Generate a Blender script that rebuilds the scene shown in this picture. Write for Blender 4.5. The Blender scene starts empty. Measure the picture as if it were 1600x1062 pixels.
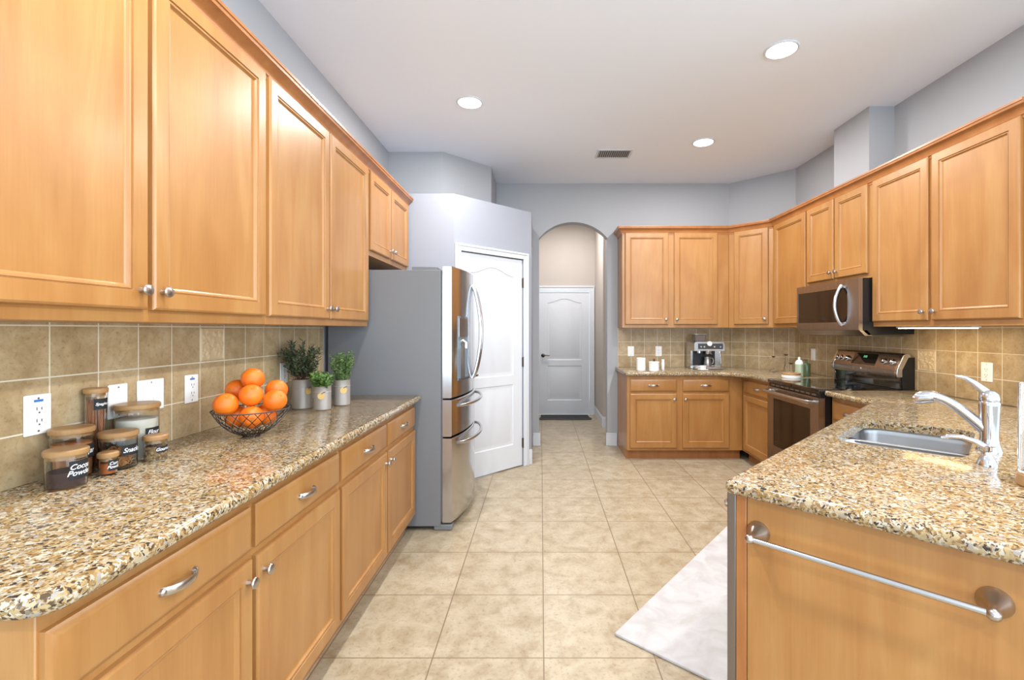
import bpy, bmesh, math, random
from mathutils import Vector, Matrix
random.seed(7)
PI = math.pi
SC = bpy.context.scene
COL = SC.collection

# ---------------------------------------------------------------- camera
F_PX, VX, VY, CAM_H = 730.0, 845.0, 515.0, 1.35
cd = bpy.data.cameras.new('camera')
cam = bpy.data.objects.new('camera', cd); COL.objects.link(cam)
cam.location = (0, 0, CAM_H); cam.rotation_euler = (PI/2, 0, 0)
cd.sensor_width = 36; cd.lens = F_PX/1600*36
cd.shift_x = -(VX-800)/1600; cd.shift_y = -(531-VY)/1600
cd.clip_start = 0.05; cd.clip_end = 100
SC.camera = cam
# ---------------------------------------------------------------- colour management
SC.view_settings.view_transform = 'Standard'
SC.view_settings.look = 'None'
SC.view_settings.exposure = 0.52
SC.view_settings.gamma = 1.0
SC.view_settings.use_curve_mapping = False
# ---------------------------------------------------------------- world light and added fill lights for the open great room behind the camera
W = bpy.data.worlds.new('world'); SC.world = W; W.use_nodes = True
bg = W.node_tree.nodes['Background']
bg.inputs['Color'].default_value = (0.72, 0.86, 1.0, 1); bg.inputs['Strength'].default_value = 1.15
SUN_DAY = 0

def area(name, loc, rot, sx, sy, power, color, shape='RECTANGLE', spread=PI):
    l = bpy.data.lights.new(name, 'AREA'); l.shape = shape; l.size = sx
    if shape in ('RECTANGLE', 'ELLIPSE'): l.size_y = sy
    l.energy = power; l.color = color; l.spread = spread
    o = bpy.data.objects.new(name, l); COL.objects.link(o); o.location = loc; o.rotation_euler = rot
    return o
# added fill lamp behind the camera, tilted up to brighten the ceiling
area('rear_fill', (0.6, -3.4, 1.5), (math.radians(122), 0, 0), 6.0, 2.4, 135, (0.72, 0.86, 1.0))
# added unseen fill lamp, brightens the left cabinet faces and the ceiling
area('side_fill', (5.8, -0.6, 1.5), (math.radians(118), 0, math.radians(90)), 4.0, 2.4, 210, (0.72, 0.86, 1.0))
DOWN = [(-0.533, 3.506), (1.466, 2.846), (1.479, 4.25), (-0.533, 1.2), (1.466, 0.9), (-0.533, -0.9), (1.466, -0.9)]  # the last four are added out of view
DOWN_W = 23
H = 3.055

# ================================================================ helpers
def rgb(h):
    h = h.lstrip('#'); v = [int(h[i:i+2], 16)/255 for i in (0, 2, 4)]
    return tuple([(c/12.92 if c <= .04045 else ((c+.055)/1.055)**2.4) for c in v]+[1])

class MB:
    def __init__(s): s.v = []; s.f = []; s.m = []
    def add(s, vs, fs, mi=0, M=None):
        n = len(s.v)
        for p in vs:
            p = Vector(p)
            s.v.append(M @ p if M is not None else p)
        for f in fs: s.f.append([i+n for i in f]); s.m.append(mi)
        return s
    def box(s, x0, x1, y0, y1, z0, z1, mi=0, M=None):
        vs = [(x0,y0,z0),(x1,y0,z0),(x1,y1,z0),(x0,y1,z0),(x0,y0,z1),(x1,y0,z1),(x1,y1,z1),(x0,y1,z1)]
        return s.add(vs, [(0,3,2,1),(4,5,6,7),(0,1,5,4),(1,2,6,5),(2,3,7,6),(3,0,4,7)], mi, M)
    def rings(s, rs, closed=True, cap0=True, cap1=True, mi=0, M=None):
        n = len(rs[0]); vs = [p for r in rs for p in r]; fs = []
        for k in range(len(rs)-1):
            for i in range(n if closed else n-1):
                j = (i+1) % n
                fs.append((k*n+i, k*n+j, (k+1)*n+j, (k+1)*n+i))
        if cap0: fs.append(tuple(reversed(range(n))))
        if cap1: fs.append(tuple(range((len(rs)-1)*n, len(rs)*n)))
        return s.add(vs, fs, mi, M)
    def lathe(s, prof, n=32, mi=0, M=None, cap0=False, cap1=False):
        rs = [[(r*math.cos(2*PI*i/n), r*math.sin(2*PI*i/n), z) for i in range(n)] for r, z in prof]
        return s.rings(rs, True, cap0, cap1, mi, M)
    def tube(s, pts, rad, n=10, mi=0, M=None, flat=1.0, closed=False, up=None):
        pts = [Vector(p) for p in pts]; m = len(pts)
        if not isinstance(rad, (list, tuple)): rad = [rad]*m
        rs = []; prev = None
        for k, p in enumerate(pts):
            if closed: t = pts[(k+1) % m]-pts[k-1]
            elif k == 0: t = pts[1]-pts[0]
            elif k == m-1: t = pts[-1]-pts[-2]
            else: t = pts[k+1]-pts[k-1]
            t.normalize()
            if prev is None:
                a = Vector(up) if up else (Vector((0,0,1)) if abs(t.z) < .9 else Vector((1,0,0)))
            else: a = prev
            u = a - t*a.dot(t); u.normalize(); w = t.cross(u); prev = u
            rs.append([p+u*math.cos(2*PI*i/n)*rad[k]+w*math.sin(2*PI*i/n)*rad[k]*flat for i in range(n)])
        if closed: rs.append(rs[0]); return s.rings(rs, True, False, False, mi, M)
        return s.rings(rs, True, True, True, mi, M)
    def prism(s, poly, z0, z1, mi=0, M=None):
        return s.rings([[(x, y, z0) for x, y in poly], [(x, y, z1) for x, y in poly]], True, True, True, mi, M)
    def sphere(s, c, r, n=20, m=12, mi=0, M=None, sq=1.0):
        pr = [(max(r*math.sin(PI*k/m), 1e-5), c[2]-r*sq*math.cos(PI*k/m)) for k in range(m+1)]
        T = Matrix.Translation((c[0], c[1], 0)); T = M @ T if M is not None else T
        return s.lathe(pr, n, mi, T)

def build(name, mb, mats, parent=None, smooth=30, bevel=0, label=None, bseg=2):
    me = bpy.data.meshes.new(name)
    me.from_pydata([tuple(v) for v in mb.v], [], mb.f)
    if not isinstance(mats, (list, tuple)): mats = [mats]
    for m in mats: me.materials.append(m)
    for p, mi in zip(me.polygons, mb.m): p.material_index = mi
    bm = bmesh.new(); bm.from_mesh(me)
    bmesh.ops.recalc_face_normals(bm, faces=bm.faces); bm.to_mesh(me); bm.free()
    if smooth:
        for p in me.polygons: p.use_smooth = True
        me.set_sharp_from_angle(angle=math.radians(smooth))
    o = bpy.data.objects.new(name, me); COL.objects.link(o)
    if parent is not None: o.parent = parent
    if bevel:
        b = o.modifiers.new('edge', 'BEVEL'); b.width = bevel; b.segments = bseg; b.limit_method = 'ANGLE'
        b.angle_limit = math.radians(40)
    if label: o['label'] = label
    return o
def thing(name, label, cat, loc=(0,0,0), rz=0, group=None):
    o = bpy.data.objects.new(name, None); COL.objects.link(o); o.empty_display_size = .05
    o.location = loc; o.rotation_euler = (0, 0, rz)
    return tag(o, label, cat, group)
def tag(o, label, cat, group=None):
    o['label'] = label; o['category'] = cat
    if group: o['group'] = group
    return o
def struct(name, mb, m, parent=None, **k):
    o = build(name, mb, m, parent, **k)
    if parent is None: o['kind'] = 'structure'
    return o
def copy_tree(root, loc, rz=None, label=None):
    r = root.copy(); COL.objects.link(r); r.location = loc
    if rz is not None: r.rotation_euler = (0, 0, rz)
    if label: r['label'] = label
    for ch in list(root.children):
        c = ch.copy(); COL.objects.link(c); c.parent = r
        for g in list(ch.children):
            d = g.copy(); COL.objects.link(d); d.parent = c
    return r

# ================================================================ materials
def mat(name, col=(.8,.8,.8,1), rough=.5, metal=0, **k):
    m = bpy.data.materials.new(name); m.use_nodes = True
    b = m.node_tree.nodes['Principled BSDF']
    b.inputs['Base Color'].default_value = col; b.inputs['Roughness'].default_value = rough
    b.inputs['Metallic'].default_value = metal
    for a, v in k.items():
        b.inputs[a.replace('_', ' ')].default_value = v
    return m
def N(m, t, **k):
    n = m.node_tree.nodes.new(t)
    for a, v in k.items(): setattr(n, a, v)
    return n
def L(m, a, b): m.node_tree.links.new(a, b)
def bsdf(m): return m.node_tree.nodes['Principled BSDF']
def ramp(m, stops, interp='LINEAR'):
    r = N(m, 'ShaderNodeValToRGB'); e = r.color_ramp.elements; r.color_ramp.interpolation = interp
    while len(e) < len(stops): e.new(0.5)
    for x, (p, c) in zip(e, stops): x.position = p; x.color = c
    return r
def noise(m, vec, scale, detail=4, dist=0, rough=.5):
    n = N(m, 'ShaderNodeTexNoise'); n.inputs['Scale'].default_value = scale; n.inputs['Detail'].default_value = detail
    n.inputs['Distortion'].default_value = dist; n.inputs['Roughness'].default_value = rough
    if vec is not None: L(m, vec, n.inputs['Vector'])
    return n
def mix(m, fac, a, b, mode='MIX'):
    x = N(m, 'ShaderNodeMix', data_type='RGBA', blend_type=mode)
    for s, v in ((0, fac), (6, a), (7, b)):
        if hasattr(v, 'links') or hasattr(v, 'is_linked'): L(m, v, x.inputs[s])
        else: x.inputs[s].default_value = v
    return x.outputs[2]
def bump(m, h, strength=.2, dist=.01):
    b = N(m, 'ShaderNodeBump'); b.inputs['Strength'].default_value = strength; b.inputs['Distance'].default_value = dist
    L(m, h, b.inputs['Height']); L(m, b.outputs[0], bsdf(m).inputs['Normal'])

def wood(name, light, mid, dark, rot=(0,0,0), rough=.38):
    m = mat(name, mid, rough, Coat_Weight=.3, Coat_Roughness=.24)
    tc = N(m, 'ShaderNodeTexCoord'); oi = N(m, 'ShaderNodeObjectInfo')
    ad = N(m, 'ShaderNodeVectorMath', operation='ADD'); mul = N(m, 'ShaderNodeMath', operation='MULTIPLY'); mul.inputs[1].default_value = 37
    L(m, oi.outputs['Random'], mul.inputs[0]); L(m, tc.outputs['Object'], ad.inputs[0]); L(m, mul.outputs[0], ad.inputs[1])
    mp = N(m, 'ShaderNodeMapping'); mp.inputs['Scale'].default_value = (5, 5, .7); mp.inputs['Rotation'].default_value = rot
    L(m, ad.outputs[0], mp.inputs['Vector'])
    n1 = noise(m, mp.outputs[0], 1.6, 6, 1.2, .55)
    r1 = ramp(m, [(.2, dark), (.5, mid), (.85, light)])
    L(m, n1.outputs[0], r1.inputs[0])
    mp2 = N(m, 'ShaderNodeMapping'); mp2.inputs['Scale'].default_value = (90, 90, 3); mp2.inputs['Rotation'].default_value = rot
    L(m, ad.outputs[0], mp2.inputs['Vector'])
    n2 = noise(m, mp2.outputs[0], 1.5, 3, .3)
    r2 = ramp(m, [(.3, (.95,.93,.91,1)), (.6, (1,1,1,1))]); L(m, n2.outputs[0], r2.inputs[0])
    n3 = noise(m, ad.outputs[0], 3.0, 2, .6)
    r3 = ramp(m, [(.3, (.90,.86,.82,1)), (.7, (1.0,1.0,1.0,1))]); L(m, n3.outputs[0], r3.inputs[0])
    c = mix(m, 1.0, r1.outputs[0], r2.outputs[0], 'MULTIPLY'); c = mix(m, 1.0, c, r3.outputs[0], 'MULTIPLY')
    L(m, c, bsdf(m).inputs['Base Color'])
    return m
M_WOOD = wood('maple', rgb('#b48952'), rgb('#aa7942'), rgb('#9e6b35'))
M_WOODH = wood('maple_cross_grain', rgb('#b1844d'), rgb('#a77740'), rgb('#9c6a34'), rot=(0, PI/2, 0))
M_TRIM = wood('maple_trim', rgb('#b37b48'), rgb('#a66c3a'), rgb('#965e30'), rot=(0, PI/2, 0))
M_LID = wood('bamboo', rgb('#b89362'), rgb('#a98252'), rgb('#997145'), rot=(0, PI/2, 0), rough=.5)
M_DKWOOD = mat('dark_wood', rgb('#5a3424'), .5)

def granite():
    m = mat('granite', rgb('#cdb58d'), .13, Specular_IOR_Level=.38)
    g = N(m, 'ShaderNodeNewGeometry'); P = g.outputs['Position']
    n0 = noise(m, P, 16, 5, .6, .65)
    r0 = ramp(m, [(.30, rgb('#866942')), (.43, rgb('#9d8459')), (.55, rgb('#a89470')), (.68, rgb('#aea38b')), (.8, rgb('#a18253'))])
    L(m, n0.outputs[0], r0.inputs[0])
    nw = noise(m, P, 60, 3, 0)
    wv = N(m, 'ShaderNodeVectorMath', operation='MULTIPLY_ADD'); wv.inputs[1].default_value = (.022,)*3
    L(m, nw.outputs['Color'], wv.inputs[0]); L(m, P, wv.inputs[2])
    def cells(scale, lo, hi, seed):
        v = N(m, 'ShaderNodeTexVoronoi'); v.inputs['Scale'].default_value = scale; v.feature = 'F1'
        o = N(m, 'ShaderNodeVectorMath', operation='ADD'); o.inputs[1].default_value = (seed, seed*.7, 0)
        L(m, wv.outputs[0], o.inputs[0]); L(m, o.outputs[0], v.inputs['Vector'])
        s = N(m, 'ShaderNodeSeparateColor'); L(m, v.outputs['Color'], s.inputs[0])
        r = ramp(m, [(lo, (0,0,0,1)), (hi, (1,1,1,1))]); L(m, s.outputs[0], r.inputs[0])
        d = ramp(m, [(.30, (1,1,1,1)), (.55, (0,0,0,1))]); 
        L(m, v.outputs['Distance'], d.inputs[0])
        return r.outputs[0]
    c = mix(m, cells(150, .66, .74, 1.3), r0.outputs[0], rgb('#8a693e'))
    c = mix(m, cells(130, .72, .80, 9.1), c, rgb('#b8b09e'))
    c = mix(m, cells(170, .84, .90, 5.7), c, rgb('#7f6543'))
    c = mix(m, cells(120, .89, .93, 3.9), c, rgb('#969088'))
    c = mix(m, cells(140, .90, .93, 12.4), c, rgb('#38302a'))
    c = mix(m, cells(190, .87, .91, 7.7), c, rgb('#54412d'))
    L(m, c, bsdf(m).inputs['Base Color'])
    return m
M_GRAN = granite()

def tiles(name, udir, uoff, vdir, voff, size, grout_w, cols, grout, rough, var=.06, scale=9, bump_s=.25):
    m = mat(name, cols[1], rough)
    g = N(m, 'ShaderNodeNewGeometry'); P = g.outputs['Position']
    def dot(d, off):
        a = N(m, 'ShaderNodeVectorMath', operation='DOT_PRODUCT'); a.inputs[1].default_value = d; L(m, P, a.inputs[0])
        s = N(m, 'ShaderNodeMath', operation='SUBTRACT'); s.inputs[1].default_value = off; L(m, a.outputs['Value'], s.inputs[0])
        return s.outputs[0]
    cb = N(m, 'ShaderNodeCombineXYZ'); L(m, dot(udir, uoff), cb.inputs[0]); L(m, dot(vdir, voff), cb.inputs[1])
    b = N(m, 'ShaderNodeTexBrick'); b.offset = 0; b.offset_frequency = 1; b.squash = 1
    for k, v in (('Scale', 1), ('Mortar Size', grout_w/2), ('Mortar Smooth', .1), ('Bias', 0), ('Brick Width', size), ('Row Height', size)):
        b.inputs[k].default_value = v
    b.inputs['Color1'].default_value = (1-var*2, 1-var*2.3, 1-var*2.8, 1); b.inputs['Color2'].default_value = (1+var*.3, 1+var*.2, 1, 1)
    b.inputs['Mortar'].default_value = (1, 1, 1, 1)
    L(m, cb.outputs[0], b.inputs['Vector'])
    n = noise(m, P, scale, 9, .35, .68)
    r = ramp(m, [(.3, cols[0]), (.5, cols[1]), (.7, cols[2])]); L(m, n.outputs[0], r.inputs[0])
    n2 = noise(m, P, scale*7, 4, .3, .7)
    r2 = ramp(m, [(.30, (.70,.64,.56,1)), (.46, (1,1,1,1))]); L(m, n2.outputs[0], r2.inputs[0])
    c = mix(m, 1.0, r.outputs[0], r2.outputs[0], 'MULTIPLY')
    c = mix(m, 1.0, c, b.outputs['Color'], 'MULTIPLY')
    c = mix(m, b.outputs['Fac'], c, grout)
    L(m, c, bsdf(m).inputs['Base Color'])
    inv = N(m, 'ShaderNodeMath', operation='SUBTRACT'); inv.inputs[0].default_value = 1; L(m, b.outputs['Fac'], inv.inputs[1])
    bump(m, inv.outputs[0], bump_s, .003)
    return m
M_FLOOR = tiles('floor_tile', (1,0,0), .012-.4572*10, (0,1,0), 2.38-.4572*20, .4572, .006,
                (rgb('#988568'), rgb('#aea087'), rgb('#bfb29c')), rgb('#7d6a52'), .34, .045, 9)
WT = (rgb('#9f8660'), rgb('#b49c75'), rgb('#c3af8b')); WG = rgb('#ddd2ba')
R2 = 1/math.sqrt(2)
M_TL = tiles('backsplash_tile', (0,1,0), .0094-.1524*10, (0,0,1), .1432-.1524, .1524, .0045, WT, WG, .4, .05, 12)
M_TR = tiles('backsplash_tile', (0,1,0), .1352-.1524*10, (0,0,1), .1432-.1524, .1524, .0045, WT, WG, .4, .05, 12)
M_TB = tiles('backsplash_tile', (1,0,0), .1386-.1524*10, (0,0,1), .1432-.1524, .1524, .0045, WT, WG, .4, .05, 12)
M_TD = tiles('backsplash_tile', (R2,-R2,0), .02-.1524*40, (0,0,1), .1432-.1524, .1524, .0045, WT, WG, .4, .05, 12)
M_DECO = mat('relief_tile', rgb('#c9b18a'), .5)
def plaster(name, c, s=60, st=.05):
    m = mat(name, c, .75); g = N(m, 'ShaderNodeNewGeometry'); n = noise(m, g.outputs['Position'], s, 4)
    bump(m, n.outputs[0], st, .004); return m
M_WALL = plaster('grey_paint', rgb('#a8a9ac'))
M_CEIL = plaster('ceiling_paint', rgb('#edf2fb'), 45, .08)
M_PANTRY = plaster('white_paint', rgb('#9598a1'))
M_HALL = plaster('warm_lit_paint', rgb('#b9b0a8'))  # warm light of the hall is put into this wall colour
M_WHITE = mat('white_enamel', rgb('#d2d5da'), .35)
M_PLATE = mat('white_plastic', rgb('#f2f1ec'), .3)
M_CERAM = mat('white_ceramic', rgb('#efeeea'), .25)
def steel(name, c, rough=.28, aniso=.0):
    m = mat(name, c, rough, 1.0)
    tc = N(m, 'ShaderNodeTexCoord'); mp = N(m, 'ShaderNodeMapping'); mp.inputs['Scale'].default_value = (300, 300, 2)
    L(m, tc.outputs['Object'], mp.inputs[0]); n = noise(m, mp.outputs[0], 1, 2)
    r = N(m, 'ShaderNodeMapRange'); r.inputs['To Min'].default_value = rough*.85; r.inputs['To Max'].default_value = rough*1.2
    L(m, n.outputs[0], r.inputs[0]); L(m, r.outputs[0], bsdf(m).inputs['Roughness'])
    return m
M_STEEL = steel('stainless_steel', rgb('#c6c6c8'), .17)
M_SLATE = steel('warm_stainless', rgb('#a0968e'), .28)
M_NICKEL = mat('brushed_nickel', rgb('#b9b2ab'), .28, 1.0)
M_CHROME = mat('chrome', rgb('#d8d8dc'), .08, 1.0)
M_SINK = steel('sink_steel', rgb('#b4b4b4'), .3)
M_FSIDE = mat('fridge_side', rgb('#737476'), .5)
M_BLACK = mat('black_plastic', rgb('#141416'), .35)
M_BGLASS = mat('black_glass', rgb('#0d0b0b'), .05, Coat_Weight=.5)
M_OGLASS = mat('oven_glass', rgb('#1c130d'), .08, Coat_Weight=.0)
M_DGREY = mat('dark_grey', rgb('#3a3a3c'), .5)
M_GASKET = mat('gasket', rgb('#5b5c60'), .6)
M_LBL = mat('chalk_label', rgb('#17181a'), .7)
M_TXT = mat('chalk_lettering', rgb('#efefef'), .7)
M_BLUE = mat('blue_sticker', rgb('#3a78b8'), .5)
M_DISP = mat('dispenser_panel', rgb('#6f7f8c'), .3)
def emis(name, c, s):
    m = mat(name, (0,0,0,1)); bsdf(m).inputs['Emission Color'].default_value = c; bsdf(m).inputs['Emission Strength'].default_value = s
    return m
M_LAMP = emis('lamp_lens', (1, .96, .9, 1), 14)
M_STRIP = emis('strip_lens', (1, .78, .42, 1), 9)
M_CLOCK = emis('clock_digits', (.3, .9, .5, 1), .8)
def glass():
    m = mat('clear_glass', (.97,.98,.98,1), .02, Transmission_Weight=1.0, IOR=1.3)
    # clear glass casts only a light shadow
    return m
M_GLASS = glass()
M_RUG = mat('white_pile', rgb('#f3f2f1'), .95)
def _rug():
    g = N(M_RUG, 'ShaderNodeNewGeometry'); n = noise(M_RUG, g.outputs['Position'], 9, 6, .8)
    r = ramp(M_RUG, [(.35, rgb('#b6b2b0')), (.6, rgb('#c4c3c4'))]); L(M_RUG, n.outputs[0], r.inputs[0]); L(M_RUG, r.outputs[0], bsdf(M_RUG).inputs['Base Color'])
    n2 = noise(M_RUG, g.outputs['Position'], 250, 3); bump(M_RUG, n2.outputs[0], .5, .004)
_rug()
M_MAT = mat('ribbed_rubber', rgb('#4b4a49'), .8)

# ================================================================ the room
WL, WR, YB = -1.46, 2.70, 5.45
CX0, CY1 = 2.196, 4.946      # ends of the diagonal corner wall
b = MB(); b.box(-6, 6, -4, 9, -.1, 0); struct('floor', b, M_FLOOR)
b = MB(); b.box(-6, 6, -4, 9, H, H+.1); struct('ceiling', b, M_CEIL)
b = MB(); b.box(WL-.13, WL, .45, 4.95, 0, H); struct('wall_left', b, M_WALL)
b = MB(); b.box(WR, WR+.13, 1.75, CY1, 0, H); struct('wall_right', b, M_WALL)
b = MB(); b.prism([(CX0, YB), (WR, CY1), (WR+.13, CY1), (WR+.13, YB+.13), (CX0, YB+.13)], 0, H); struct('wall_corner', b, M_WALL)
# back wall with the arched opening
AX0, AX1, AZ, AR = -.02, .775, 2.42, .185
prof = [(-.52, 0), (AX0, 0), (AX0, AZ)]
ac = (AX0+AX1)/2; hw = (AX1-AX0)/2; R = (hw*hw+AR*AR)/(2*AR); th = math.asin(hw/R)
for k in range(1, 24):
    a = -th+2*th*k/24; prof.append((ac+R*math.sin(a), AZ+AR-R+R*math.cos(a)))
prof += [(AX1, AZ), (AX1, 0), (CX0, 0), (CX0, H), (-.52, H)]
b = MB(); b.rings([[(x, YB, z) for x, z in prof], [(x, YB+.13, z) for x, z in prof]])
struct('wall_back', b, M_WALL)
# chase above the microwave, soffit walls over the pantry
b = MB(); b.box(2.505, WR, 3.566, 3.99, 2.45, H); struct('wall_chase', b, M_WALL)
b = MB(); b.prism([(WL, 4.48), (-.94, 4.48), (-.52, 4.90), (-.52, YB+.13), (WL, YB+.13)], 2.52, H); struct('wall_soffit', b, M_WALL)
# pantry enclosure with door opening in its diagonal face
PZ = 2.53; PF = 4.05
def pd(t): return (-.75+t*R2, PF+t*R2)       # along the diagonal
PL = (-.095+.75)/R2
d0, d1, DZ = .065, .815, 2.045
b = MB()
b.box(WL, -.75, PF, PF+.1, 0, PZ)
n_ = (R2, -R2)
def diag(mb, t0, t1, o0, o1, z0, z1, mi=0):
    # o measured out of the wall face, towards the kitchen
    p = [pd(t0), pd(t1)]
    poly = [(p[0][0]+n_[0]*o0, p[0][1]+n_[1]*o0), (p[1][0]+n_[0]*o0, p[1][1]+n_[1]*o0),
            (p[1][0]+n_[0]*o1, p[1][1]+n_[1]*o1), (p[0][0]+n_[0]*o1, p[0][1]+n_[1]*o1)]
    mb.prism(poly, z0, z1, mi)
diag(b, 0, d0, -.1, 0, 0, PZ); diag(b, d1, PL, -.1, 0, 0, PZ); diag(b, d0, d1, -.1, 0, DZ, PZ)
b.box(-.195, -.095, 4.72, YB, 0, PZ)
b.prism([(WL, PF+.1), (-.80, PF+.1), (-.19, 4.80), (-.19, YB), (WL, YB)], PZ-.04, PZ-.002)
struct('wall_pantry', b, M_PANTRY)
# hallway behind the arch
b = MB(); b.box(-.25, -.12, YB+.13, 7.5, 0, H); b.box(-.12, .79, 7.42, 7.55, 2.0, H); b.box(.79, .97, 7.42, 7.55, 0, H); b.box(-.12, -.045, 7.42, 7.55, 0, 2.0)
struct('wall_hall', b, M_HALL)
b = MB(); b.box(.86, .99, 6.45, 7.42, 0, H); struct('wall_hall_right', b, M_HALL)
b = MB(); b.box(AX1+.12, 2.2, YB+.95, YB+1.0, 0, H); struct('wall_hall_side', b, M_HALL)

# baseboards
def baseboard(name, x0, x1, y0, y1, h=.15):
    b = MB(); b.box(x0, x1, y0, y1, 0, h-.02); b.box(x0+.003 if x1-x0 < .05 else x0, x1-.003 if x1-x0 < .05 else x1, y0+.003 if y1-y0 < .05 else y0, y1-.003 if y1-y0 < .05 else y1, h-.02, h)
    struct(name, b, M_WHITE, bevel=.003)
baseboard('baseboard_back', -.093, AX0+.014, YB-.014, YB)
baseboard('baseboard_arch', AX1-.014, .888, YB-.014, YB)
baseboard('baseboard_hall', .846, .86, 6.45, 7.41)
baseboard('baseboard_hall_end', .846, .99, 6.436, 6.45)
b = MB(); diag(b, .885, PL, 0, .014, 0, .15); struct('baseboard_pantry', b, M_WHITE, bevel=.003)

# two-panel arched door leaf, local x across, z up, face towards -y
def door_leaf(w, h, t=.035):
    b = MB(); b.box(0, w, .006, t, 0, h)
    m = .115*w/.745; cr = .90/2.03*h
    fr = .006
    def panel(pts, out=True):
        c = Vector((sum(p[0] for p in pts)/len(pts), 0, sum(p[1] for p in pts)/len(pts)))
        zs = [p[1] for p in pts]; hx = w/2-m; hz = (max(zs)-min(zs))/2; cz = (max(zs)+min(zs))/2
        def ins(d, y): return [(c.x+(x-c.x)*(1-d/hx), y, cz+(z-cz)*(1-d/hz)) for x, z in pts]
        return ins
    lo = [(m, .22), (w-m, .22), (w-m, cr-.09), (m, cr-.09)]
    top = h-.17; hi = [(m, cr+.0), (w-m, cr+.0), (w-m, top)]
    for k in range(1, 20):
        u = k/20; x = w-m-(w-2*m)*u; hi.append((x, top+.065*(.5-.5*math.cos(2*PI*u))**1.0))
    hi.append((m, top))
    # front skin with both panels cut out
    bm = bmesh.new(); edges = []
    def loop(pts):
        vs = [bm.verts.new((x, 0, z)) for x, z in pts]
        for i in range(len(vs)): edges.append(bm.edges.new((vs[i], vs[(i+1) % len(vs)])))
    loop([(0, 0), (w, 0), (w, h), (0, h)]); loop(lo); loop(hi)
    bmesh.ops.triangle_fill(bm, edges=edges, use_beauty=True)
    bm.verts.index_update()
    b.add([v.co.copy() for v in bm.verts], [[v.index for v in f.verts] for f in bm.faces]); bm.free()
    b.rings([[(0,0,0),(w,0,0),(w,0,h),(0,0,h)], [(0,fr,0),(w,fr,0),(w,fr,h),(0,fr,h)]], cap0=False, cap1=False)
    for pts in (lo, hi):
        ins = panel(pts)
        b.rings([ins(0, 0), ins(.012, .009), ins(.022, .009), ins(.05, .001)], cap0=False)
    return b
def lever(parent, x, z, dirn=1, name='handle', m=None):
    b = MB(); M = Matrix.Translation((x, 0, z)) @ Matrix.Rotation(PI/2, 4, 'X')
    b.lathe([(.001, 0), (.03, 0), (.03, .006), (.024, .012), (.011, .016), (.011, .045)], 24, M=M)
    b.tube([(x, -.045, z), (x+dirn*.02, -.05, z+.004), (x+dirn*.06, -.052, z+.006), (x+dirn*.09, -.05, z-.002), (x+dirn*.105, -.048, z+.004)], [.011, .011, .009, .008, .007], 10)
    return build(name, b, m or M_NICKEL, parent, label='dark metal lever handle')
M_BRONZE = mat('aged_bronze', rgb('#5d5347'), .35, 1.0)
# pantry door
x_, y_ = pd(d0+.004)
dr = thing('door_1', 'white arched two-panel door', 'door', (x_-n_[0]*.012, y_-n_[1]*.012, .012), PI/4); dr['kind'] = 'structure'
build('door_leaf', door_leaf(d1-d0-.008, DZ-.02), M_WHITE, dr, smooth=25)
lever(dr, .055, .93, 1, m=M_BRONZE)
for z in (.22, 1.02, 1.80):
    b = MB(); b.box(d1-d0-.012, d1-d0+.004, -.014, -.001, z-.045, z+.045); b.lathe([(.0065, -.05), (.0065, .05)], 10, M=Matrix.Translation((d1-d0-.004, -.014, z)), cap0=True, cap1=True)
    build('hinge', b, M_BRONZE, dr)
def casing(mb, put):
    # put(t0,t1,o0,o1,z0,z1)
    for (o, a) in ((.014, 0), (.020, .022)):
        put(-.062+a*0, -.0, 0, o, 0, DZ+.062) if a == 0 else put(-.062, -.04, 0, o, 0, DZ+.062)
    return mb
b = MB()
for t0, t1, z0, z1 in ((d0-.06, d0, 0, DZ), (d1, d1+.06, 0, DZ), (d0-.06, d1+.06, DZ, DZ+.06)):
    diag(b, t0, t1, 0, .013, z0, z1)
diag(b, d0-.06, d0-.042, .013, .021, 0, DZ+.042); diag(b, d1+.042, d1+.06, .013, .021, 0, DZ+.042); diag(b, d0-.06, d1+.06, .013, .021, DZ+.042, DZ+.06)
struct('trim_1', b, M_WHITE, bevel=.003)
# hall door
dr2 = thing('door_2', 'white arched two-panel door', 'door', (-.02, 7.42, .012), 0); dr2['kind'] = 'structure'
build('door_leaf', door_leaf(.79, 1.935), M_WHITE, dr2, smooth=25)
lever(dr2, .055, .93, 1, m=M_BRONZE)
b = MB(); b.box(-.075, -.02, 7.40, 7.42, 0, 1.955); b.box(.772, .85, 7.40, 7.42, 0, 1.955); b.box(-.075, .85, 7.40, 7.42, 1.955, 2.045)
b.box(-.075, .85, 7.39, 7.40, 2.02, 2.045); b.box(.83, .85, 7.39, 7.40, 0, 2.02)
struct('trim_2', b, M_WHITE, bevel=.003)
# threshold mat
b = MB(); pts = []
for cx, cy, a0 in ((.70, 7.06, -90), (.70, 7.36, 0), (.04, 7.36, 90), (.04, 7.06, 180)):
    for k in range(7):
        a = math.radians(a0+k*15); r = .07 if cy < 7.2 else .005; pts.append((cx+r*math.cos(a), cy+r*math.sin(a)))
b.prism(pts, .001, .013)
for k in range(12): b.box(.0, .74, 7.03+.028*k, 7.04+.028*k, .013, .016)
tag(build('door_mat', b, M_MAT), 'dark grey rubber mat on the tiles below the white hall door', 'mat')

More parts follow.
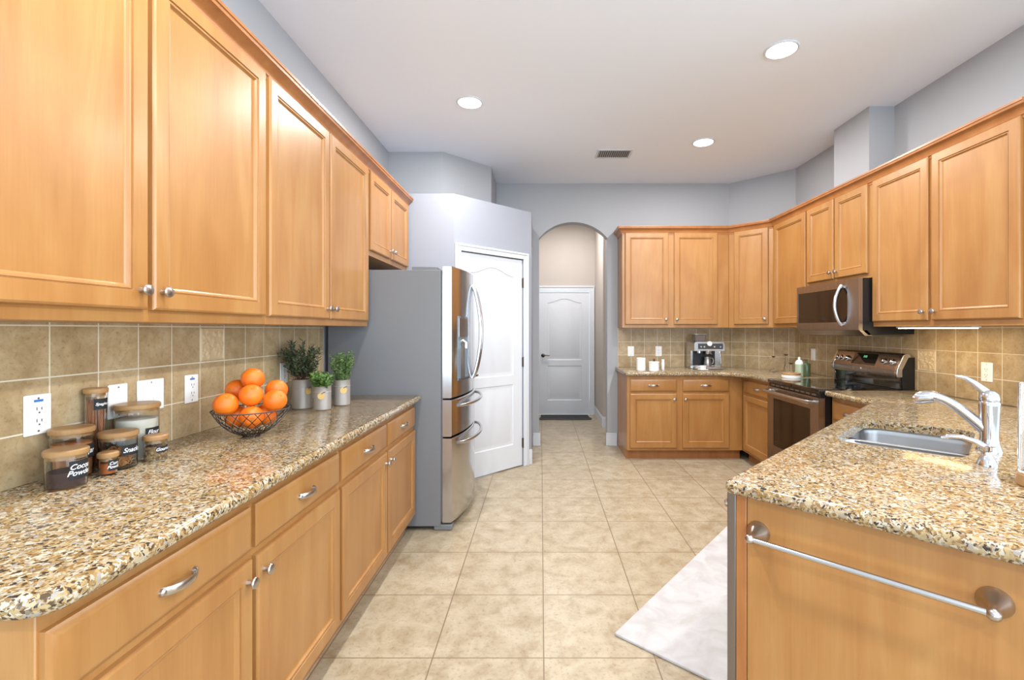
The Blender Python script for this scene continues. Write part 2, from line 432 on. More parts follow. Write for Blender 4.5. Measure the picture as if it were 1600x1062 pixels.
# backsplashes
TZ0, TZ1 = .915, 1.372
def deco(parent, corner, uvec, nvec, size=.146):
    n = 36; rnd = random.Random(3); blobs = [(rnd.uniform(.1, .9), rnd.uniform(.1, .9), rnd.uniform(.03, .07)) for _ in range(60)]
    vs = []; fs = []
    for i in range(n+1):
        for j in range(n+1):
            u, v = i/n, j/n; h = .001
            e = min(u, v, 1-u, 1-v)
            for bx, bz, br in blobs:
                d = ((u-bx)**2+(v-bz)**2)/br**2
                if d < 1: h = max(h, .001+.005*math.sqrt(1-d))
            if e < .05: h = .0045
            if e < 1e-6: h = 0
            vs.append(Vector(corner)+Vector(uvec)*u*size+Vector((0,0,1))*v*size+Vector(nvec)*h)
    for i in range(n):
        for j in range(n): a = i*(n+1)+j; fs.append((a, a+1, a+n+2, a+n+1))
    b = MB(); b.add(vs, fs)
    build('decorative_tile', b, M_DECO, parent, smooth=60, label='relief tile with a pebble pattern')
b = MB(); b.box(WL, WL+.008, .74, 3.116, TZ0, TZ1+.02)
o = struct('wall_backsplash_left', b, M_TL); deco(o, (WL+.008, 1.990+.003, 1.21+.003), (0,1,0), (1,0,0))
b = MB(); b.box(WR-.008, WR, 2.20, CY1, TZ0, TZ1+.35)
o = struct('wall_backsplash_right', b, M_TR); deco(o, (WR-.008, 3.183+.003, 1.058+.003), (0,1,0), (-1,0,0))
b = MB(); b.box(.896, CX0, YB-.008, YB, TZ0, TZ1+.02); struct('wall_backsplash_back', b, M_TB)
b = MB(); k = .008; b.prism([(CX0-.003, YB-k), (WR-k, CY1-.003), (WR, CY1), (CX0, YB)], TZ0, TZ1+.02); struct('wall_backsplash_corner', b, M_TD)

# ceiling fixtures
def downlight(x, y, label, first=[None]):
    if first[0] is None:
        t = thing('recessed_light', label, 'ceiling light', (x, y, H), 0, 'recessed ceiling lights')
        b = MB(); b.lathe([(.100, 0), (.100, -.004), (.095, -.008), (.086, -.007), (.082, -.001)], 40); build('trim_ring', b, M_WHITE, t)
        b = MB(); b.lathe([(.0005, -.0065), (.05, -.006), (.084, -.003)], 32); build('lens', b, M_LAMP, t)
        first[0] = t
    else: t = copy_tree(first[0], (x, y, H), label=label)
    area('recessed_light_beam', (x, y, H-.012), (0, 0, 0), .13, .13, DOWN_W, (1, .985, .97), 'DISK')
    return t
DL = ['glowing recessed downlight in the ceiling before the pantry', 'large glowing recessed downlight in the ceiling above the sink',
      'small glowing recessed downlight in the ceiling past the air vent, near the corner cabinets']
for i, (x, y) in enumerate(DOWN):
    if i < 3: downlight(x, y, DL[i])
    else:
        t = downlight(x, y, 'unseen recessed downlight added in the ceiling at the open end of the kitchen')
area('hall_ceiling_light_beam', (.4, 6.5, H-.05), (0, 0, 0), .3, .3, 19, (1, .97, .96), 'DISK')
t = thing('air_vent', 'white slatted rectangular air vent in the ceiling', 'vent', (.705, 4.525, H))
b = MB()
for x0, x1, y0, y1 in ((-.17, -.15, -.11, .11), (.15, .17, -.11, .11), (-.15, .15, -.11, -.09), (-.15, .15, .09, .11)): b.box(x0, x1, y0, y1, -.008, 0)
build('frame', b, M_WHITE, t, bevel=.002)
b = MB(); b.box(-.15, .15, -.09, .09, -.0015, -.0005); build('duct_opening', b, M_GASKET, t)
b = MB()
for k in range(15):
    x = -.14+.02*k; b.box(-.001, .001, -.09, .09, -.007, .005, M=Matrix.Translation((x, 0, -.003)) @ Matrix.Rotation(math.radians(35), 4, 'Y'))
o = build('slats', b, mat('vent_slat', rgb('#d8d4cd'), .5), t, smooth=0)

# ================================================================ cabinet kit
DOOR_R = [(0, 0), (0, -.013), (.002, -.017), (.007, -.020), (.052, -.020), (.0535, -.0150), (.056, -.0150), (.058, -.0175), (.062, -.0165), (.066, -.0105), (.070, -.0080)]
SLAB_R = [(0, 0), (0, -.011), (.004, -.014), (.014, -.019), (.018, -.020)]
def front(x0, x1, z0, z1, rings):
    b = MB(); b.rings([[(x0+i, y, z0+i), (x1-i, y, z0+i), (x1-i, y, z1-i), (x0+i, y, z1-i)] for i, y in rings])
    return b
def knob(parent, x, z):
    b = MB(); M = Matrix.Translation((x, -.0195, z)) @ Matrix.Rotation(PI/2, 4, 'X')
    b.lathe([(.0005, 0), (.008, 0), (.0075, .004), (.0055, .012), (.006, .016), (.0155, .019), (.0165, .022), (.0145, .026), (.008, .0285), (.0005, .029)], 24, M=M)
    return build('knob', b, M_NICKEL, parent)
def pull(parent, x, z, w=.096):
    b = MB(); h = w/2; n = 14; vs = []
    pts = [(x-h+w*k/n, -.0195-.028*math.sin(PI*k/n)**.55, z) for k in range(n+1)]
    b.tube(pts, .0095, 8, flat=.25, up=(0, 0, 1))
    for s in (-1, 1): b.lathe([(.009, 0), (.008, .006), (.004, .01)], 16, M=Matrix.Translation((x+s*h, -.0195, z)) @ Matrix.Rotation(PI/2, 4, 'X'), cap0=True, cap1=True)
    return build('pull_handle', b, M_NICKEL, parent)
def cab_door(parent, x0, x1, z0, z1, kside, ktop, m=None):
    o = build('door', front(x0, x1, z0, z1, DOOR_R), m or M_WOOD, parent, smooth=20)
    if kside: knob(o, (x0+.028) if kside < 0 else (x1-.028), (z1-.055) if ktop else (z0+.055))
    return o
def cab_drawer(parent, x0, x1, z0, z1, w=.096):
    o = build('drawer', front(x0, x1, z0, z1, SLAB_R), M_WOODH, parent, smooth=20)
    pull(o, (x0+x1)/2, (z0+z1)/2, w); return o
def upper(name, label, loc, rz, w, doors, z0, z1, depth=.305, group=None, poly=None):
    t = thing(name, label, 'cabinet', loc, rz, group)
    b = MB()
    if poly: b.prism(poly, z0, z1)
    else: b.box(0, w, 0, depth-.001, z0, z1)
    build('body', b, M_WOOD, t, bevel=.002)
    for x0, x1, ks in doors: cab_door(t, x0, x1, z0+.036, z1-.022, ks, False)
    return t
BASE_T = .873
def base(name, label, loc, rz, w, units, depth=.60, group=None, toe=.10, x_in=0, mid=(.72,.845)):
    t = thing(name, label, 'cabinet', loc, rz, group)
    b = MB(); b.box(0, w, 0, depth, toe, BASE_T); build('body', b, M_WOOD, t, bevel=.002)
    b = MB(); b.box(x_in, w, .065, depth, 0, toe); build('toe_kick', b, M_TRIM, t)
    for x0, x1, ks in units:
        cab_drawer(t, x0, x1, .712, .838)
        cab_door(t, x0, x1, .128, .688, ks, True)
    return t

# ---- left run (faces +X): local x = world +Y
LF = WL+.305       # face-frame plane of the uppers
UZ0, UZ1 = 1.372, 2.437
G1 = 'maple wall cabinets on the long wall'
ra = PI/2
upper('overhead_cabinet', 'tall maple wall cabinet with two doors at the corner by the spice jars', (LF, .785, 0), ra, 1.165,
      [(.005, .570, 1), (.588, 1.150, -1)], UZ0, UZ1, group=G1)
upper('overhead_cabinet', 'tall maple wall cabinet with two doors above the herb pots, beside the fridge', (LF, 1.951, 0), ra, 1.160,
      [(.013, .564, 1), (.582, 1.135, -1)], UZ0, UZ1, group=G1)
upper('overhead_cabinet', 'short maple wall cabinet with two doors right above the fridge', (LF, 3.112, 0), ra, .915,
      [(.022, .440, 1), (.462, .90, -1)], 1.85, UZ1, group=G1)
LB = -.85          # face-frame plane of the bases
G2 = 'maple base cabinets under the long counter'
base('base_cabinet', 'maple base cabinet with two drawers and two doors at the rounded counter end', (LB, .785, 0), ra, 1.165,
     [(.005, .566, 1), (.588, 1.152, -1)], group=G2)
base('base_cabinet', 'maple base cabinet with two drawers and two doors beside the fridge', (LB, 1.951, 0), ra, 1.160,
     [(.016, .582, 1), (.606, 1.148, -1)], group=G2)

# ---- crown mouldings: swept profile along a path (outward = towards the room)
CP = [(.0006, -.02), (.004, -.02), (.006, -.006), (.012, -.002), (.014, .008), (.022, .022), (.036, .036), (.046, .040), (.048, .052), (.052, .054), (.052, .066), (.0006, .066)]
def crown(path, outs, z, closed_ends=True):
    b = MB(); rs = []
    for (x, y), (ox, oy) in zip(path, outs):
        rs.append([(x+ox*d, y+oy*d, z+h-.018) for d, h in CP])
    b.rings(rs); return b
t = build('crown_molding', crown([(LF+.0, .785), (LF, 4.027), (WL+.002, 4.027)], [(1, -0), (1, 1), (0, 1)], UZ1), M_TRIM, smooth=25)
tag(t, 'stained maple crown moulding along the cabinets that lead to the fridge', 'molding')

# ---- back run (faces -Y)
BF = YB-.305; GB = 'maple wall cabinets around the range corner'
upper('overhead_cabinet', 'tall maple wall cabinet with two doors above the espresso machine', (.897, BF, 0), 0, 1.172,
      [(.03, .505, 1), (.567, 1.045, -1)], UZ0, UZ1, group=GB)
# diagonal corner cabinet: face from (2.07,BF) to (RF, 4.82)
RF = WR-.305
cx, cy = 2.071, BF-.001; fw = (RF-2.07)/R2
inv = Matrix.Rotation(PI/4, 4, 'Z') @ Matrix.Translation((-cx, -cy, 0))
wp = [(2.071, BF), (RF, 4.821), (WR-.009, 4.821), (WR-.009, CY1-.004), (CX0-.004, YB-.009), (2.071, YB-.009)]
lp = [tuple((inv @ Vector((x, y, 0)))[:2]) for x, y in wp]
upper('overhead_cabinet', 'narrow diagonal maple wall cabinet with one door in the corner', (cx, cy, 0), -PI/4, fw,
      [(.062, fw-.045, 1)], UZ0, UZ1, group=GB, poly=lp)
rr = -PI/2
upper('overhead_cabinet', 'tall maple wall cabinet with one door between the corner and the microwave', (RF, 4.82, 0), rr, .633,
      [(.05, .615, 0)], UZ0, UZ1, group=GB)
upper('overhead_cabinet', 'short maple wall cabinet with two doors right above the microwave', (RF, 4.185, 0), rr, .818,
      [(.006, .383, 1), (.403, .775, -1)], 1.728, UZ1, group=GB)
upper('overhead_cabinet', 'wide maple wall cabinet with two doors above the faucet, strip light below it', (RF, 3.365, 0), rr, 1.09,
      [(.012, .492, 1), (.52, 1.045, -1)], UZ0, UZ1, group=GB)
q = math.tan(PI/8)
path = [(.897, YB-.002), (.897, BF), (2.07, BF), (RF, 4.82), (RF, 2.275)]
outs = [(-1, 0), (-1, -1), (-q, -1), (-1, -q), (-1, 0)]
t = build('crown_molding', crown(path, outs, UZ1), M_TRIM, smooth=25)
tag(t, 'stained maple crown moulding wrapping the cabinets around the range corner', 'molding')
# bases
BBF = YB-.61; RBF = WR-.61
base('base_cabinet', 'maple base cabinet with two drawers and two doors under the espresso machine', (.893, BBF, 0), 0, RBF-.893-.001,
     [(.031, .512, 1), (.573, 1.053, -1)], depth=.60, x_in=.0, group='maple base cabinets around the range')
base('base_cabinet', 'narrow maple base cabinet with one drawer and door between corner and range', (RBF, 4.838, 0), rr, .698,
     [(.06, .655, 1)], group='maple base cabinets around the range')
base('base_cabinet', 'maple base cabinet with one drawer, half hidden between range and peninsula', (RBF, 3.352, 0), rr, .42,
     [(.03, .40, -1)], group='maple base cabinets around the range')

# ================================================================ worktops
CZ0, CZ1 = .875, .914
def rounded(poly, radii, n=8):
    out = []; m = len(poly)
    for i, (p, r) in enumerate(zip(poly, radii)):
        P = Vector(p); A = Vector(poly[i-1])-P; B = Vector(poly[(i+1) % m])-P
        if r <= 0: out.append(tuple(P)); continue
        A.normalize(); B.normalize(); ang = A.angle(B); d = r/math.tan(ang/2)
        c = P+(A+B).normalized()*(r/math.sin(ang/2)); s = P+A*d; e = P+B*d
        a0 = math.atan2(*(s-c).yx); a1 = math.atan2(*(e-c).yx); da = (a1-a0+PI) % (2*PI)-PI
        for k in range(n+1): a = a0+da*k/n; out.append((c.x+r*math.cos(a), c.y+r*math.sin(a)))
    return out
def offset(poly, d, fixed):
    m = len(poly); out = []; area2 = sum(poly[i-1][0]*poly[i][1]-poly[i][0]*poly[i-1][1] for i in range(m))
    sg = 1 if area2 > 0 else -1
    for i in range(m):
        p = Vector(poly[i])
        if fixed(p): out.append(tuple(p)); continue
        e1 = (p-Vector(poly[i-1])); e2 = (Vector(poly[(i+1) % m])-p)
        e1.normalize(); e2.normalize()
        n1 = Vector((-e1.y, e1.x))*sg; n2 = Vector((-e2.y, e2.x))*sg
        k = (n1+n2); k = k/max(k.length_squared/2, .3) if k.length > 1e-6 else n1
        out.append(tuple(p+k*d))
    return out
def worktop(poly, fixed, hole=None):
    # bullnose edge; poly at the widest line
    b = MB(); R_ = (CZ1-CZ0)/2; prof = []
    for k in range(0, 9):
        a = -PI/2+PI*k/8; prof.append((R_*.75*(1-math.cos(a)), (CZ0+CZ1)/2+R_*math.sin(a)))
    rs = [[(x, y, z) for x, y in offset(poly, d, fixed)] for d, z in prof]
    b.rings(rs, cap0=False, cap1=False)
    for zi, ring in ((0, rs[0]), (1, rs[-1])):
        bm = bmesh.new(); edges = []
        loops = [[(p[0], p[1]) for p in ring]]+([hole] if hole else [])
        for lp in loops:
            vs = [bm.verts.new((x, y, ring[0][2])) for x, y in lp]
            for i in range(len(vs)): edges.append(bm.edges.new((vs[i], vs[(i+1) % len(vs)])))
        bmesh.ops.triangle_fill(bm, edges=edges, use_beauty=True); bm.verts.index_update()
        b.add([v.co.copy() for v in bm.verts], [[v.index for v in f.verts] for f in bm.faces]); bm.free()
    if hole:
        hz = [CZ0, CZ0+.01, CZ1-.004, CZ1]; b.rings([[(x, y, z) for x, y in hole] for z in hz], cap0=False, cap1=False)
    # weld
    bm = bmesh.new(); vs = [bm.verts.new(v) for v in b.v]
    for f in b.f:
        try: bm.faces.new([vs[i] for i in f])
        except ValueError: pass
    bmesh.ops.remove_doubles(bm, verts=bm.verts, dist=1e-5); bm.verts.index_update()
    o = MB(); o.add([v.co.copy() for v in bm.verts], [[v.index for v in f.verts] for f in bm.faces]); bm.free()
    return o
poly = rounded([(WL, .752), (-.80, .752), (-.80, 3.122), (WL, 3.122)], [0, .06, .012, 0])
t = build('countertop', worktop(poly, lambda p: p.x < WL+.01), M_GRAN, smooth=40)
tag(t, 'long speckled beige granite worktop that carries the jars, oranges and herbs', 'countertop')
CE = RBF-.055
poly = rounded([(.868, YB), (.868, BBF-.045), (CE-.13, BBF-.045), (CE, BBF-.26), (CE, 4.126), (WR, 4.126), (WR, CY1), (CX0, YB)],
               [0, .07, .25, .25, 0, 0, 0, 0])
t = build('countertop', worktop(poly, lambda p: p.x > WR-.01 or p.y > YB-.01 or (p.x+p.y) > CX0+YB-.01 or (p.y < 4.13 and p.x > CE-.001)), M_GRAN, smooth=40)
tag(t, 'speckled beige granite worktop in the far corner, under the espresso machine', 'countertop')
# peninsula frame: a along (1,1)/sqrt2, b across (1,-1)/sqrt2
PO = Vector((.53, 1.36))
def pen(a, b_): return (PO.x+(a+b_)*R2, PO.y+(a-b_)*R2)
BW = .95; aw = (WR-PO.x)/R2-BW; aj = (CE-PO.x)/R2
poly = rounded([pen(0, 0), pen(0, BW), pen(aw, BW), (WR, 3.354), (CE, 3.354), pen(aj, 0)], [.022, .05, 0, 0, .01, .06])
hole = rounded([pen(.79, .095), pen(1.40, .095), pen(1.40, .49), pen(.79, .49)], [.07]*4, 6)
t = build('countertop', worktop(poly, lambda p: p.x > WR-.01, hole), M_GRAN, smooth=40)
tag(t, 'speckled beige granite worktop of the peninsula with the sink cut into it', 'countertop')

# ================================================================ peninsula cabinets
pc = thing('peninsula_cabinet', 'maple peninsula cabinet whose plain end panel carries the towel bar', 'cabinet', (PO.x, PO.y, 0), PI/4)
b = MB(); b.box(.036, .056, -(BW-.03), -.055, 0, BASE_T); build('end_panel', b, M_WOOD, pc, bevel=.002)
b = MB(); b.box(.034, .09, -.054, -.024, 0, BASE_T); build('face_stile', b, M_TRIM, pc, bevel=.002, label='orange maple stile beside the end panel')
b = MB(); b.box(.70, 2.02, -.62, -.605, 0, BASE_T); b.box(.70, .715, -.60, -.03, .1, BASE_T); b.box(.716, 1.95, -.60, -.03, .1, .115); b.box(.715, 1.95, -.045, -.03, .115, BASE_T)
build('body', b, M_WOOD, pc)
b = MB(); b.box(.057, aw-.03, -(BW-.03), -(BW-.05), 0, BASE_T); build('back_panel', b, M_WOOD, pc)
MR = Matrix.Translation((1.95, -.03, 0)) @ Matrix.Rotation(PI, 4, 'Z')
def pen_front(x0, x1, z0, z1, rings, nm, ks):
    m0 = front(x0, x1, z0, z1, rings); m0.v = [MR @ v for v in m0.v]
    o = build(nm, m0, M_WOOD, pc, smooth=20)
    kb = MB(); kb.lathe([(.0005, 0), (.008, 0), (.0055, .012), (.0155, .019), (.0145, .026), (.0005, .029)], 16,
                        M=MR @ Matrix.Translation((x1-.03 if ks > 0 else x0+.03, -.0195, z1-.055)) @ Matrix.Rotation(PI/2, 4, 'X'))
    build('knob', kb, M_NICKEL, o)
pen_front(.03, .60, .128, .838, DOOR_R, 'door', 1); pen_front(.62, 1.19, .128, .838, DOOR_R, 'door', -1)
dw = thing('dishwasher', 'grey dishwasher edge showing at the peninsula corner beside the end panel', 'dishwasher', (PO.x, PO.y, 0), PI/4)
b = MB(); b.box(.095, .695, -.60, -.03, .10, BASE_T-.004); build('body', b, M_DGREY, dw)
b = MB(); b.box(.037, .693, -.023, .004, .09, BASE_T-.003); build('door', b, steel('dishwasher_steel', rgb('#8d8884'), .4), dw, bevel=.003)
b = MB(); b.tube([(.12, .004, .80), (.12, .04, .80), (.14, .05, .80), (.6, .05, .80), (.62, .04, .80), (.62, .004, .80)], .008, 10); build('handle', b, M_NICKEL, dw)
b = MB(); b.box(.095, .69, -.10, -.06, 0, .095); build('toe_panel', b, M_BLACK, dw)

# towel bar on the end panel (faces local -x of the peninsula)
tb = thing('towel_bar', 'brushed nickel towel bar mounted on the peninsula end panel', 'towel bar', (*pen(.036, 0), .777), PI/4)
for bb in (.087, .567):
    b = MB(); M = Matrix.Translation((-.0005, -bb, 0)) @ Matrix.Rotation(-PI/2, 4, 'Y')
    b.lathe([(.0005, 0), (.031, 0), (.031, .004), (.026, .016), (.014, .034), (.0095, .05), (.0095, .058)], 32, M=M)
    b.sphere((0, 0, .062), .0135, 18, 10, M=M)
    build('post', b, M_NICKEL, tb)
b = MB(); b.tube([(-.0625, -.087, 0), (-.0625, -.567, 0)], .0072, 16); build('bar', b, M_STEEL, tb)

# ================================================================ sink, faucet, soap dispenser
sk = thing('kitchen_sink', 'stainless undermount double sink set in the peninsula worktop', 'sink', (*pen(1.095, .2925), CZ0), PI/4)
def rrect(x0, x1, y0, y1, r, n=5): return rounded([(x0, y0), (x1, y0), (x1, y1), (x0, y1)], [r]*4, n)
b = MB()
def bowl(x0, x1, y0, y1, depth):
    rs = []
    for i, z in ((-.004, -.001), (0, -.012), (.004, -.03), (.010, -depth+.03), (.022, -depth+.008), (.05, -depth), (.12, -depth-.004)):
        rs.append([(x, y, z) for x, y in rrect(x0+i, x1-i, y0+i, y1-i, max(.065-i*.3, .02))])
    b.rings(rs, cap0=False)
bowl(-.325, -.035, -.215, .215, .17); bowl(-.015, .325, -.215, .215, .20)
# rim under the stone and low divider
rim = []
b.box(-.039, -.011, -.20, .20, -.012, -.004)
for x0, x1, y0, y1 in ((-.345, -.322, -.235, .235), (.322, .345, -.235, .235), (-.322, .322, -.235, -.212), (-.322, .322, .212, .235)): b.box(x0, x1, y0, y1, -.006, -.0008)
build('basin', b, M_SINK, sk, smooth=50)
for x in (-.18, .155):
    b = MB(); dz = -.172 if x < 0 else -.202
    b.lathe([(.0005, dz+.001), (.02, dz+.001), (.028, dz+.004), (.042, dz+.004), (.044, dz)], 24, M=Matrix.Translation((x, 0, 0)))
    build('drain', b, M_CHROME, sk)
fc = thing('faucet', 'chrome single-lever faucet with a pull-out spout beside the sink', 'faucet', (1.608, 1.675, CZ1), 0)
fd = Vector((-.80, .60, 0)).normalized()     # spout direction
b = MB(); b.lathe([(.0005, 0), (.036, 0), (.036, .006), (.031, .022), (.0285, .03)], 36); b.lathe([(.0285, .03), (.026, .05), (.0275, .12), (.030, .165), (.0305, .176), (.028, .18), (.0005, .18)], 36)
build('body', b, M_CHROME, fc, smooth=50)
b = MB(); sp = []
for k in range(15):
    u = k/14; d = .015+.186*u; z = .080+.108*math.sin(min(u*1.18, 1.15)*PI/2)-.03*max(0, u-.75)*4*.25
    sp.append(fd*d+Vector((0, 0, z)))
b.tube(sp, [.020, .020, .0195, .019, .0185, .018, .0175, .017, .0165, .0165, .0175, .019, .020, .0205, .019], 18)
build('spout', b, M_CHROME, fc, smooth=60)
b = MB(); e = sp[-1]; b.tube([e+Vector((0, 0, .004))-fd*.045, e-fd*.005+Vector((0, 0, -.004)), e+fd*.012+Vector((0, 0, -.010))], [.021, .0225, .013], 18); build('spray_head', b, M_CHROME, fc, smooth=60)
b = MB(); b.lathe([(.028, .181), (.0295, .19), (.026, .206), (.016, .218), (.0005, .222)], 32); build('cap', b, M_CHROME, fc, smooth=50)
b = MB(); b.tube([Vector((0, 0, .200)), fd*.02+Vector((0, 0, .222)), fd*.040+Vector((0, 0, .242)), fd*.064+Vector((0, 0, .260)), fd*.092+Vector((0, 0, .265))], [.018, .014, .011, .008, .004], 14, flat=.8)
build('lever', b, M_CHROME, fc, smooth=60)
sd = thing('soap_dispenser', 'small chrome soap dispenser with a curved nozzle in front of the faucet', 'soap dispenser', (1.435, 1.503, CZ1))
b = MB(); b.lathe([(.0005, 0), (.027, 0), (.027, .004), (.017, .028), (.013, .032), (.013, .045), (.019, .05), (.020, .062), (.0005, .066)], 28); build('base', b, M_CHROME, sd, smooth=45)
b = MB(); b.tube([(0, 0, .056), fd*.03+Vector((0, 0, .074)), fd*.06+Vector((0, 0, .083)), fd*.09+Vector((0, 0, .082)), fd*.11+Vector((0, 0, .073))], [.011, .0095, .008, .0075, .006], 12); build('nozzle', b, M_CHROME, sd, smooth=60)

# ================================================================ refrigerator (faces +X)
FX, FY0, FY1 = -.672, 3.135, 4.03
fr = thing('refrigerator', 'grey french-door refrigerator with curved stainless doors and two bottom drawers', 'refrigerator', (0, 0, 0))
b = MB(); b.box(WL+.03, FX, FY0, FY1, .03, 1.752); build('cabinet', b, M_FSIDE, fr, bevel=.004, label='plain matte grey side')
b = MB(); b.box(-.87, FX-.03, FY0+.02, FY1-.02, 1.752, 1.776); build('hinge_cover', b, M_FSIDE, fr, bevel=.004)
b = MB(); b.box(FX, FX+.012, FY0+.006, FY1-.006, .06, 1.745); build('gasket', b, M_GASKET, fr)
Ym = (FY0+FY1)/2; Hf = (FY1-FY0)/2
def fbulge(y, top=0): return -.598+.075*(1-((y-Ym)/Hf)**2)**.9
def fpanel(y0, y1, z0, z1, sag=0.0, crown_=0.0):
    n = 22; out = []
    b = MB(); rs = []
    for k in range(n+1):
        y = y0+(y1-y0)*k/n; xf = fbulge(y); c = (1-((y-Ym)/Hf)**2)
        zt = z1-sag*c; zb = z0-sag*c if z0 > .2 else z0
        e = .006
        rs.append([(FX+.012, y, zb), (xf-e, y, zb), (xf, y, zb+e), (xf, y, zt-e), (xf-e, y, zt), (FX+.012, y, zt)])
    b.rings(rs); return b
SAG = .035
d1_ = build('door', fpanel(FY0, Ym-.003, .890, 1.777), M_STEEL, fr, smooth=35)
d2_ = build('door', fpanel(Ym+.003, FY1, .890, 1.777), M_STEEL, fr, smooth=35)
w1 = build('drawer', fpanel(FY0, FY1, .632, .878), M_STEEL, fr, smooth=35)
w2 = build('drawer', fpanel(FY0, FY1, .055, .620), M_STEEL, fr, smooth=35)
for dd, yy in ((d1_, Ym-.035), (d2_, Ym+.035)):
    b = MB(); pts = []
    for k in range(17):
        u = k/16; pts.append((fbulge(yy)+.004+.062*math.sin(PI*u)**.7, yy, .985+.70*u))
    b.tube(pts, .0125, 12, flat=.8); build('handle', b, M_STEEL, dd, smooth=60)
for dd, z in ((w1, .83), (w2, .575)):
    b = MB(); pts = []
    for k in range(21):
        u = k/20; y = FY0+.09+(FY1-FY0-.18)*u
        pts.append((fbulge(y)+.004+.055*math.sin(PI*u)**.35, y, z))
    b.tube(pts, .012, 12); build('handle', b, M_STEEL, dd, smooth=60)
# water dispenser
y0, y1 = FY0+.075, FY0+.265
b = MB(); rs = []
for y in (y0, y1): rs.append([(fbulge(y)-.004, y, 1.0), (fbulge(y)+.003, y, 1.0), (fbulge(y)+.003, y, 1.445), (fbulge(y)-.004, y, 1.445)])
b.rings(rs); dp = build('water_dispenser', b, M_DISP, d1_, bevel=.002)
b = MB(); x = fbulge(y1)+.002; 
rs = [[(fbulge(y)+.003, y, 1.30), (fbulge(y)+.0075, y, 1.30), (fbulge(y)+.0075, y, 1.43), (fbulge(y)+.003, y, 1.43)] for y in (y0+.012, y1-.012)]
b.rings(rs); build('control_panel', b, M_SLATE, dp)
b = MB(); b.tube([(fbulge(Ym-.3), (y0+y1)/2, 1.28), (fbulge(Ym-.3)+.03, (y0+y1)/2, 1.26), (fbulge(Ym-.3)+.03, (y0+y1)/2, 1.22)], .012, 10); build('nozzle', b, M_CHROME, dp)
b = MB(); rs = [[(fbulge(y)+.002, y, 1.0), (fbulge(y)+.018, y, 1.0), (fbulge(y)+.018, y, 1.012), (fbulge(y)+.002, y, 1.012)] for y in (y0+.01, y1-.01)]; b.rings(rs); build('drip_tray', b, M_DGREY, dp)
for yy in (FY0+.005, FY1-.085):
    b = MB(); b.box(FX-.05, FX+.075, yy, yy+.08, .0, .04); build('foot', b, M_FSIDE, fr, bevel=.008)

# ================================================================ range (faces -X)
RY0, RY1 = 3.361, 4.119
rg = thing('range', 'stainless electric range with black glass top and knobs on its backguard', 'range', (0, 0, 0))
b = MB(); b.box(2.045, 2.675, RY0, RY1, .02, .893); build('body', b, M_BLACK, rg)
b = MB(); b.box(2.0, 2.575, RY0-.002, RY1+.002, .893, .921); build('cooktop', b, M_BGLASS, rg, bevel=.006)
M_RING = mat('burner_ring', rgb('#34302e'), .2)
for x, y, r in ((2.17, 3.56, .085), (2.17, 3.92, .11), (2.42, 3.56, .10), (2.42, 3.92, .08)):
    b = MB(); b.lathe([(r-.003, .9212), (r-.002, .9218), (r, .9218), (r+.001, .9212)], 48, M=Matrix.Translation((x, y, 0))); build('burner', b, M_RING, rg)
b = MB(); b.box(2.012, 2.045, RY0+.004, RY1-.004, .862, .892); build('vent_trim', b, M_BLACK, rg)
b = MB()
for k in range(9): b.box(2.008, 2.013, RY0+.05+k*.075, RY0+.105+k*.075, .868, .880)
build('vent_slots', b, M_SLATE, rg)
# oven door as frame with a glass
od = MB(); X0, X1 = 1.998, 2.044
wy0, wy1, wz0, wz1 = RY0+.105, RY1-.105, .36, .765
for y0, y1, z0, z1 in ((RY0, wy0, .20, .858), (wy1, RY1, .20, .858), (wy0, wy1, .20, wz0), (wy0, wy1, wz1, .858)): od.box(X0, X1, y0, y1, z0, z1)
od_ = build('oven_door', od, M_SLATE, rg)
b = MB(); b.box(X0+.004, X1-.006, wy0, wy1, wz0, wz1); build('window', b, M_OGLASS, od_)
b = MB(); pts = [(X0, RY0+.05, .822)]+[(X0-.052, RY0+.05+(RY1-RY0-.10)*k/8, .822) for k in range(9)]+[(X0, RY1-.05, .822)]
pts[1] = (X0-.045, RY0+.045, .822); b.tube(pts, .014, 12, flat=.8); build('handle', b, M_STEEL, od_, smooth=60)
b = MB(); b.box(X0+.004, 2.044, RY0, RY1, .045, .192); build('storage_drawer', b, M_SLATE, rg, bevel=.003)
# backguard: profile in x-z extruded along y
b = MB()
pf = [(2.585, .921), (2.588, 1.005), (2.68, 1.005), (2.68, .921)]
b.rings([[(x, RY0+.005, z) for x, z in pf], [(x, RY1-.005, z) for x, z in pf]]); build('riser', b, M_BGLASS, rg)
pf = [(2.566, 1.006), (2.561, 1.03), (2.566, 1.065), (2.612, 1.168), (2.622, 1.176), (2.655, 1.178), (2.68, 1.12), (2.69, 1.006)]
b = MB(); b.rings([[(x, RY0+.028, z) for x, z in pf], [(x, RY1-.028, z) for x, z in pf]]); cp = build('control_panel', b, M_SLATE, rg, smooth=20)
for y0, y1 in ((RY0-.001, RY0+.028), (RY1-.028, RY1+.001)):
    b = MB(); b.rings([[(x-.002, y0, z) for x, z in pf], [(x-.002, y1, z) for x, z in pf]]); build('end_cap', b, M_STEEL, rg, smooth=20, bevel=.003)
b = MB(); b.rings([[(x, RY0-.0015, z) for x, z in ((2.60, .921), (2.60, 1.06), (2.645, 1.15), (2.69, 1.15), (2.69, .921))], [(x, RY0+.004, z) for x, z in ((2.60, .921), (2.60, 1.06), (2.645, 1.15), (2.69, 1.15), (2.69, .921))]])
build('side_panel', b, M_BLACK, rg)
sl = math.atan2(.046, .103)     # slope of the fascia
def fascia(y, s, out=0):        # s from 0 (bottom) to 1 (top) of the sloped fascia
    x = 2.566+.046*s; z = 1.065+.103*s
    return Vector((x-math.cos(sl)*out, y, z+math.sin(sl)*out))
